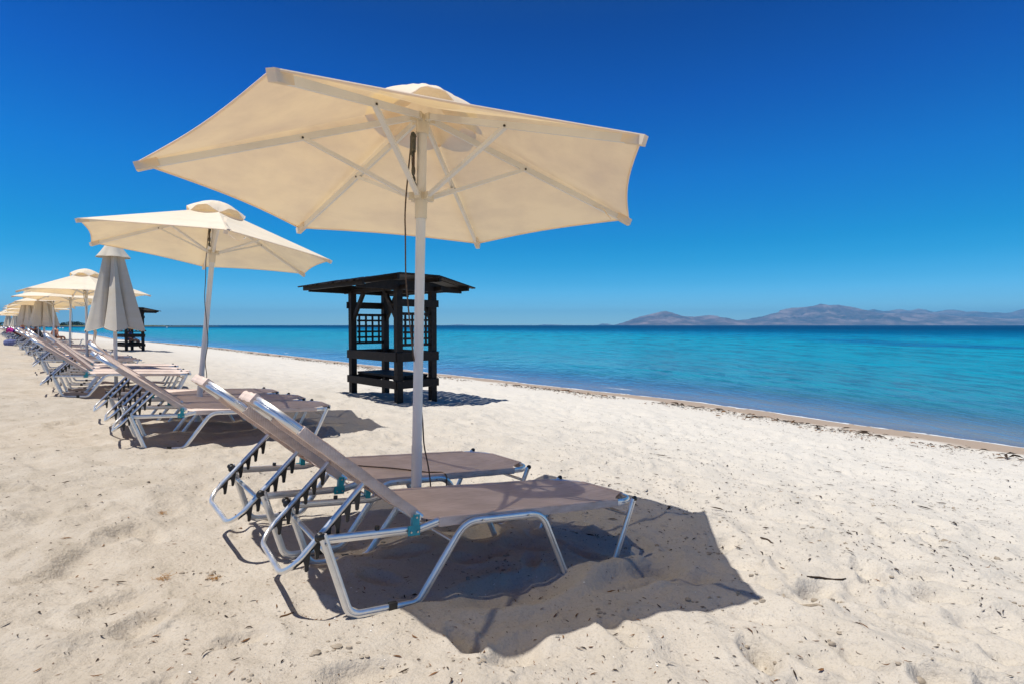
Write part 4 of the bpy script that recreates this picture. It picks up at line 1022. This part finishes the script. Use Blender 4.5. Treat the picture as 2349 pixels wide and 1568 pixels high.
# navy patterned bag hanging low at the head of a lounger
def bag():
    m, t, bs = mat("navy_patterned_cloth"); tcn = N(t, "ShaderNodeTexCoord")
    wv = N(t, "ShaderNodeTexWave", sc=7.); wv.inputs['Distortion'].default_value = 6.; wv.inputs['Detail Scale'].default_value = 1.; t.links.new(tcn.outputs['Object'], wv.inputs[0])
    c = cramp(t, wv.outputs['Fac'], [(.55, (.01, .014, .09)), (.75, (.30, .34, .62))]); t.links.new(c.outputs[0], bs.inputs['Base Color']); bs.inputs['Roughness'].default_value = .9
    x, y = px(24, 29), 29; root = empty("beach_bag", (x, y, zland(x, y)), "navy patterned beach bag standing on sand behind the loungers", "bag")
    b = MB(); b.ico((0, 0, .18), (.30, .16, .22), 20, 12, fn=lambda d: 1 + .12 * (abs(d.x) > .6) - .1 * (d.z > .6)); b.build("bag_body", m, root)
    for s_ in (-.06, .06):
        b = MB(); b.tube(smoothpath([(-.14, s_, .38), (-.10, s_, .5), (.10, s_, .5), (.14, s_, .38)], 6), .012, 6); b.build("handle", M['navy'], root)
    root.rotation_euler = (0, 0, .2)
bag()
# loose cord lying on the second lounger's seat
l2 = by("directly behind the closest")
zz = .374
b = MB(); P = smoothpath([(-.44, .30, .395), (-.36, .22, zz + .004), (-.22, .13, zz - .004), (-.06, .02, zz - .006), (.06, -.10, zz - .004), (.12, -.22, zz), (.20, -.27, zz + .004), (.21, -.34, zz + .012), (.215, -.385, .35), (.20, -.40, .14)], 7)
b.tube(P, .005, 7); b.tube(smoothpath([(-.36, .22, zz + .010), (-.20, .10, zz), (-.04, -.02, zz), (.08, -.16, zz + .002), (.16, -.28, zz + .006), (.205, -.33, zz + .012)], 7), .0042, 7)
c_ = b.build("loose_cord", M['cord']); c_.matrix_world = l2.matrix_basis.copy(); tag(c_, "thin brown cord trailing over the second lounger's seat beside the pole", "cord")

# ------------------------------------------------------------ litter of the beach: too many to count
def scatter(name, m, n, region, size, flat=.2, kindf=None, seed=1, el=(2, 6)):
    r_ = np.random.RandomState(seed); xs, ys = region(r_, n); zs = ground_full(xs, ys); q = shore_q(xs, ys)
    V = []; F = []; k = 0
    for x, y, z, qq in zip(xs, ys, zs, q):
        if qq < .35: continue
        dist = math.hypot(x, y); s_ = size * r_.lognormal(0, .5) ; a = r_.uniform(0, 2 * PI); L = s_ * r_.uniform(*el); w_ = s_ * .5
        c, sn = math.cos(a), math.sin(a); cur = r_.uniform(-.5, .5) * L; zt = r_.uniform(0, .25) * L; h = flat * w_ * 2
        def P(u, v, hh): return (x + c * u - sn * (v + cur * (u / L) ** 2 * 2), y + sn * u + c * (v + cur * (u / L) ** 2 * 2), z + .001 + hh + zt * abs(u) / L)
        V += [P(-L / 2, 0, 0), P(-L / 6, -w_ / 2, h), P(-L / 6, w_ / 2, h * .6), P(L / 6, -w_ / 2, h), P(L / 6, w_ / 2, h * .6), P(L / 2, 0, h * .4)]
        F += [(k, k + 1, k + 2), (k + 1, k + 3, k + 4, k + 2), (k + 3, k + 5, k + 4)]; k += 6
    me = bpy.data.meshes.new(name); me.from_pydata(V, [], F); me.materials.append(m)
    o = bpy.data.objects.new(name, me); COL.objects.link(o); tag(o, kind='stuff'); return o
def reg_polar(r0, r1, a0=-50, a1=50, p=1.):
    def f(r_, n):
        rr = r0 * (r1 / r0) ** (r_.uniform(0, 1, n) ** p); a = np.radians(r_.uniform(a0, a1, n)); return rr * np.sin(a), rr * np.cos(a)
    return f
def reg_shore(q0, q1, t0, t1, pw=1.):
    def f(r_, n):
        t = t0 + (t1 - t0) * r_.uniform(0, 1, n) ** pw; keep = vn(t * .9, t * 0 + 1, 77) > -.22 + .5 * r_.uniform(0, 1, n) - .15
        t = t[keep]; d = np.interp(t, T_, D_) + .25 * fbm(t * .12, t * 0 + 3.1, 3, 5) - (q0 + (q1 - q0) * r_.beta(2, 2, len(t))) - .25 * vn(t * .5, t * 0, 8)
        return d * NX + t * TX, d * NY + t * TY
    return f
scatter("beach_debris", M['leaf_brown'], 3000, reg_polar(1.5, 10, -50, 50), .0042, .3, seed=2, el=(1.5, 5))
scatter("beach_debris", M['leaf_dark'], 4800, reg_polar(1.5, 13, -50, 50, .8), .0043, .5, seed=3, el=(1.2, 4))
scatter("beach_debris", M['leaf_dark'], 4600, reg_polar(4, 30, -50, 50, .8), .0062, .5, seed=4, el=(1.2, 5))
scatter("beach_debris", M['leaf_dark'], 4200, reg_polar(3.5, 10, 5, 48, .8), .0058, .6, seed=14, el=(1.2, 5))
scatter("shell_grit", M['shell'], 900, reg_polar(1.5, 8), .0036, .6, seed=5, el=(1, 2))
scatter("dry_seaweed", M['leaf_dark'], 6000, reg_shore(1.0, 1.7, -8, 70, 1.4), .013, 1.2, seed=6, el=(2, 7))
scatter("dry_seaweed", M['leaf_brown'], 4200, reg_shore(.9, 2.2, -8, 60, 1.3), .012, 1.2, seed=7, el=(2, 6))
def clods():
    b = MB(); r_ = np.random.RandomState(12); m = 0
    cent = [(r_.uniform(-1.6, 3.4), r_.uniform(1.5, 3.8)) for _ in range(34)] + [(r_.uniform(.6, 4.5), r_.uniform(1.6, 4.8)) for _ in range(30)] + [(1.62, 1.98), (1.66, 2.05), (1.05, 2.18), (-.55, 1.92), (-.45, 2.0), (-.7, 2.05)]
    for cx, cy in cent:
        for _ in range(r_.randint(3, 13)):
            x = cx + r_.normal(0, .06); y = cy + r_.normal(0, .04); s_ = .0045 * r_.lognormal(.2, .45)
            ph = r_.uniform(0, 6, 3)
            b.ico((x, y, gz(x, y) + s_ * .2), (s_ * r_.uniform(1, 1.6), s_ * r_.uniform(.8, 1.2), s_ * .75), 7, 5, fn=lambda d: 1 + .22 * math.sin(5 * d.x + ph[0]) * math.sin(4 * d.y + ph[1]) + .12 * math.sin(7 * d.z + ph[2]))
    tag(b.build("sand_clods", M['clod']), kind='stuff')
clods()
# countable bits: tufts of orange fibre, pebbles, sticks
def tuft(D, y_, s_, lb):
    # on the ground under the pixel (D, y_)
    c, s = math.cos(rad(1.784)), math.sin(rad(1.784)); a = (D - 1174.5) / 1220; b_ = -(y_ - 784) / 1220
    d = Vector((a, c + b_ * s, b_ * c - s)); t_ = (0 - CAMZ) / d.z
    for _ in range(6): p = Vector((0, 0, CAMZ)) + d * t_; t_ = (gz(p.x, p.y) - CAMZ) / d.z
    return p
rt = random.Random(9)
for D, y_, s_, lb in ((373, 1328, .035, "orange tuft of dry fibre lying on open sand, nearest the photo's corner"), (489, 1328, .030, "orange tuft of dry fibre with a stalk, closer to the lounger's leg"), (372, 1177, .028, "flat brown tuft of fibre on sand behind the lounger's head end"), (1490, 2050 / 1.745, .0, "")):
    if not s_: continue
    p = tuft(D, y_, s_, lb); b = MB()
    for _ in range(70):
        v = Vector((rt.gauss(0, 1), rt.gauss(0, .7), rt.uniform(0, .9))) * s_ * .5; q_ = v + Vector((rt.gauss(0, 1), rt.gauss(0, 1), rt.gauss(0, .6))) * s_ * .4
        b.tube([v, (v + q_) / 2 + Vector((0, 0, s_ * .08)), q_], s_ * .018, 4)
    o = b.build("fibre_tuft", M['weed_orange']); o.location = p; tag(o, lb, "tuft", "orange fibre tufts")
def stick(D0, y0, D1, y1, r_, lb, m='leaf_dark', name="stick"):
    p0 = tuft(D0, y0, 0, ''); p1 = tuft(D1, y1, 0, ''); pts = [p0.lerp(p1, k / 6) for k in range(7)]
    for i_, p in enumerate(pts): p.z = gz(p.x, p.y) + r_ * .6; p.x += rt.uniform(-1, 1) * r_; p.y += rt.uniform(-1, 1) * r_
    o = pts[0].copy(); b = MB(); b.tube([p - o for p in pts], r_, 7, scale=[.5, .9, 1, 1, .95, .8, .4]); ob = b.build(name, M[m]); ob.location = o; tag(ob, lb, "stick", "sticks on the sand")
stick(1850, 1322, 1942, 1328, .006, "straight dark stick lying on sand beyond the parasol's shadow")
stick(1795, 1365, 1890, 1392, .009, "weathered dark stick half buried, below the straight one", 'clod')
stick(1744, 1232, 1775, 1246, .006, "short brown twig by the shadow's upper corner")
stick(640, 1415, 672, 1404, .004, "thin twig near the front sand, left by footsteps", 'leaf_brown')
# ------------------------------------------------------------ the sea air between here and the far hills
def haze():
    b = MB(); b.box((0, 0, 0), (1, 1, 1)); m = bpy.data.materials.new("haze"); m.use_nodes = True; t = m.node_tree
    for n in list(t.nodes):
        if n.type != 'OUTPUT_MATERIAL': t.nodes.remove(n)
    out = t.nodes[0]; v = t.nodes.new("ShaderNodeVolumePrincipled"); v.inputs['Color'].default_value = (.20, .60, 1.0, 1); v.inputs['Density'].default_value = 6.0e-5
    v.inputs['Anisotropy'].default_value = 0.
    t.links.new(v.outputs[0], out.inputs['Volume'])
    o = b.build("haze", m, smooth=False); o.scale = (48000, 48000, 780); o.location = (0, 0, 780 / 2 - 130); tag(o, kind='stuff')
haze()
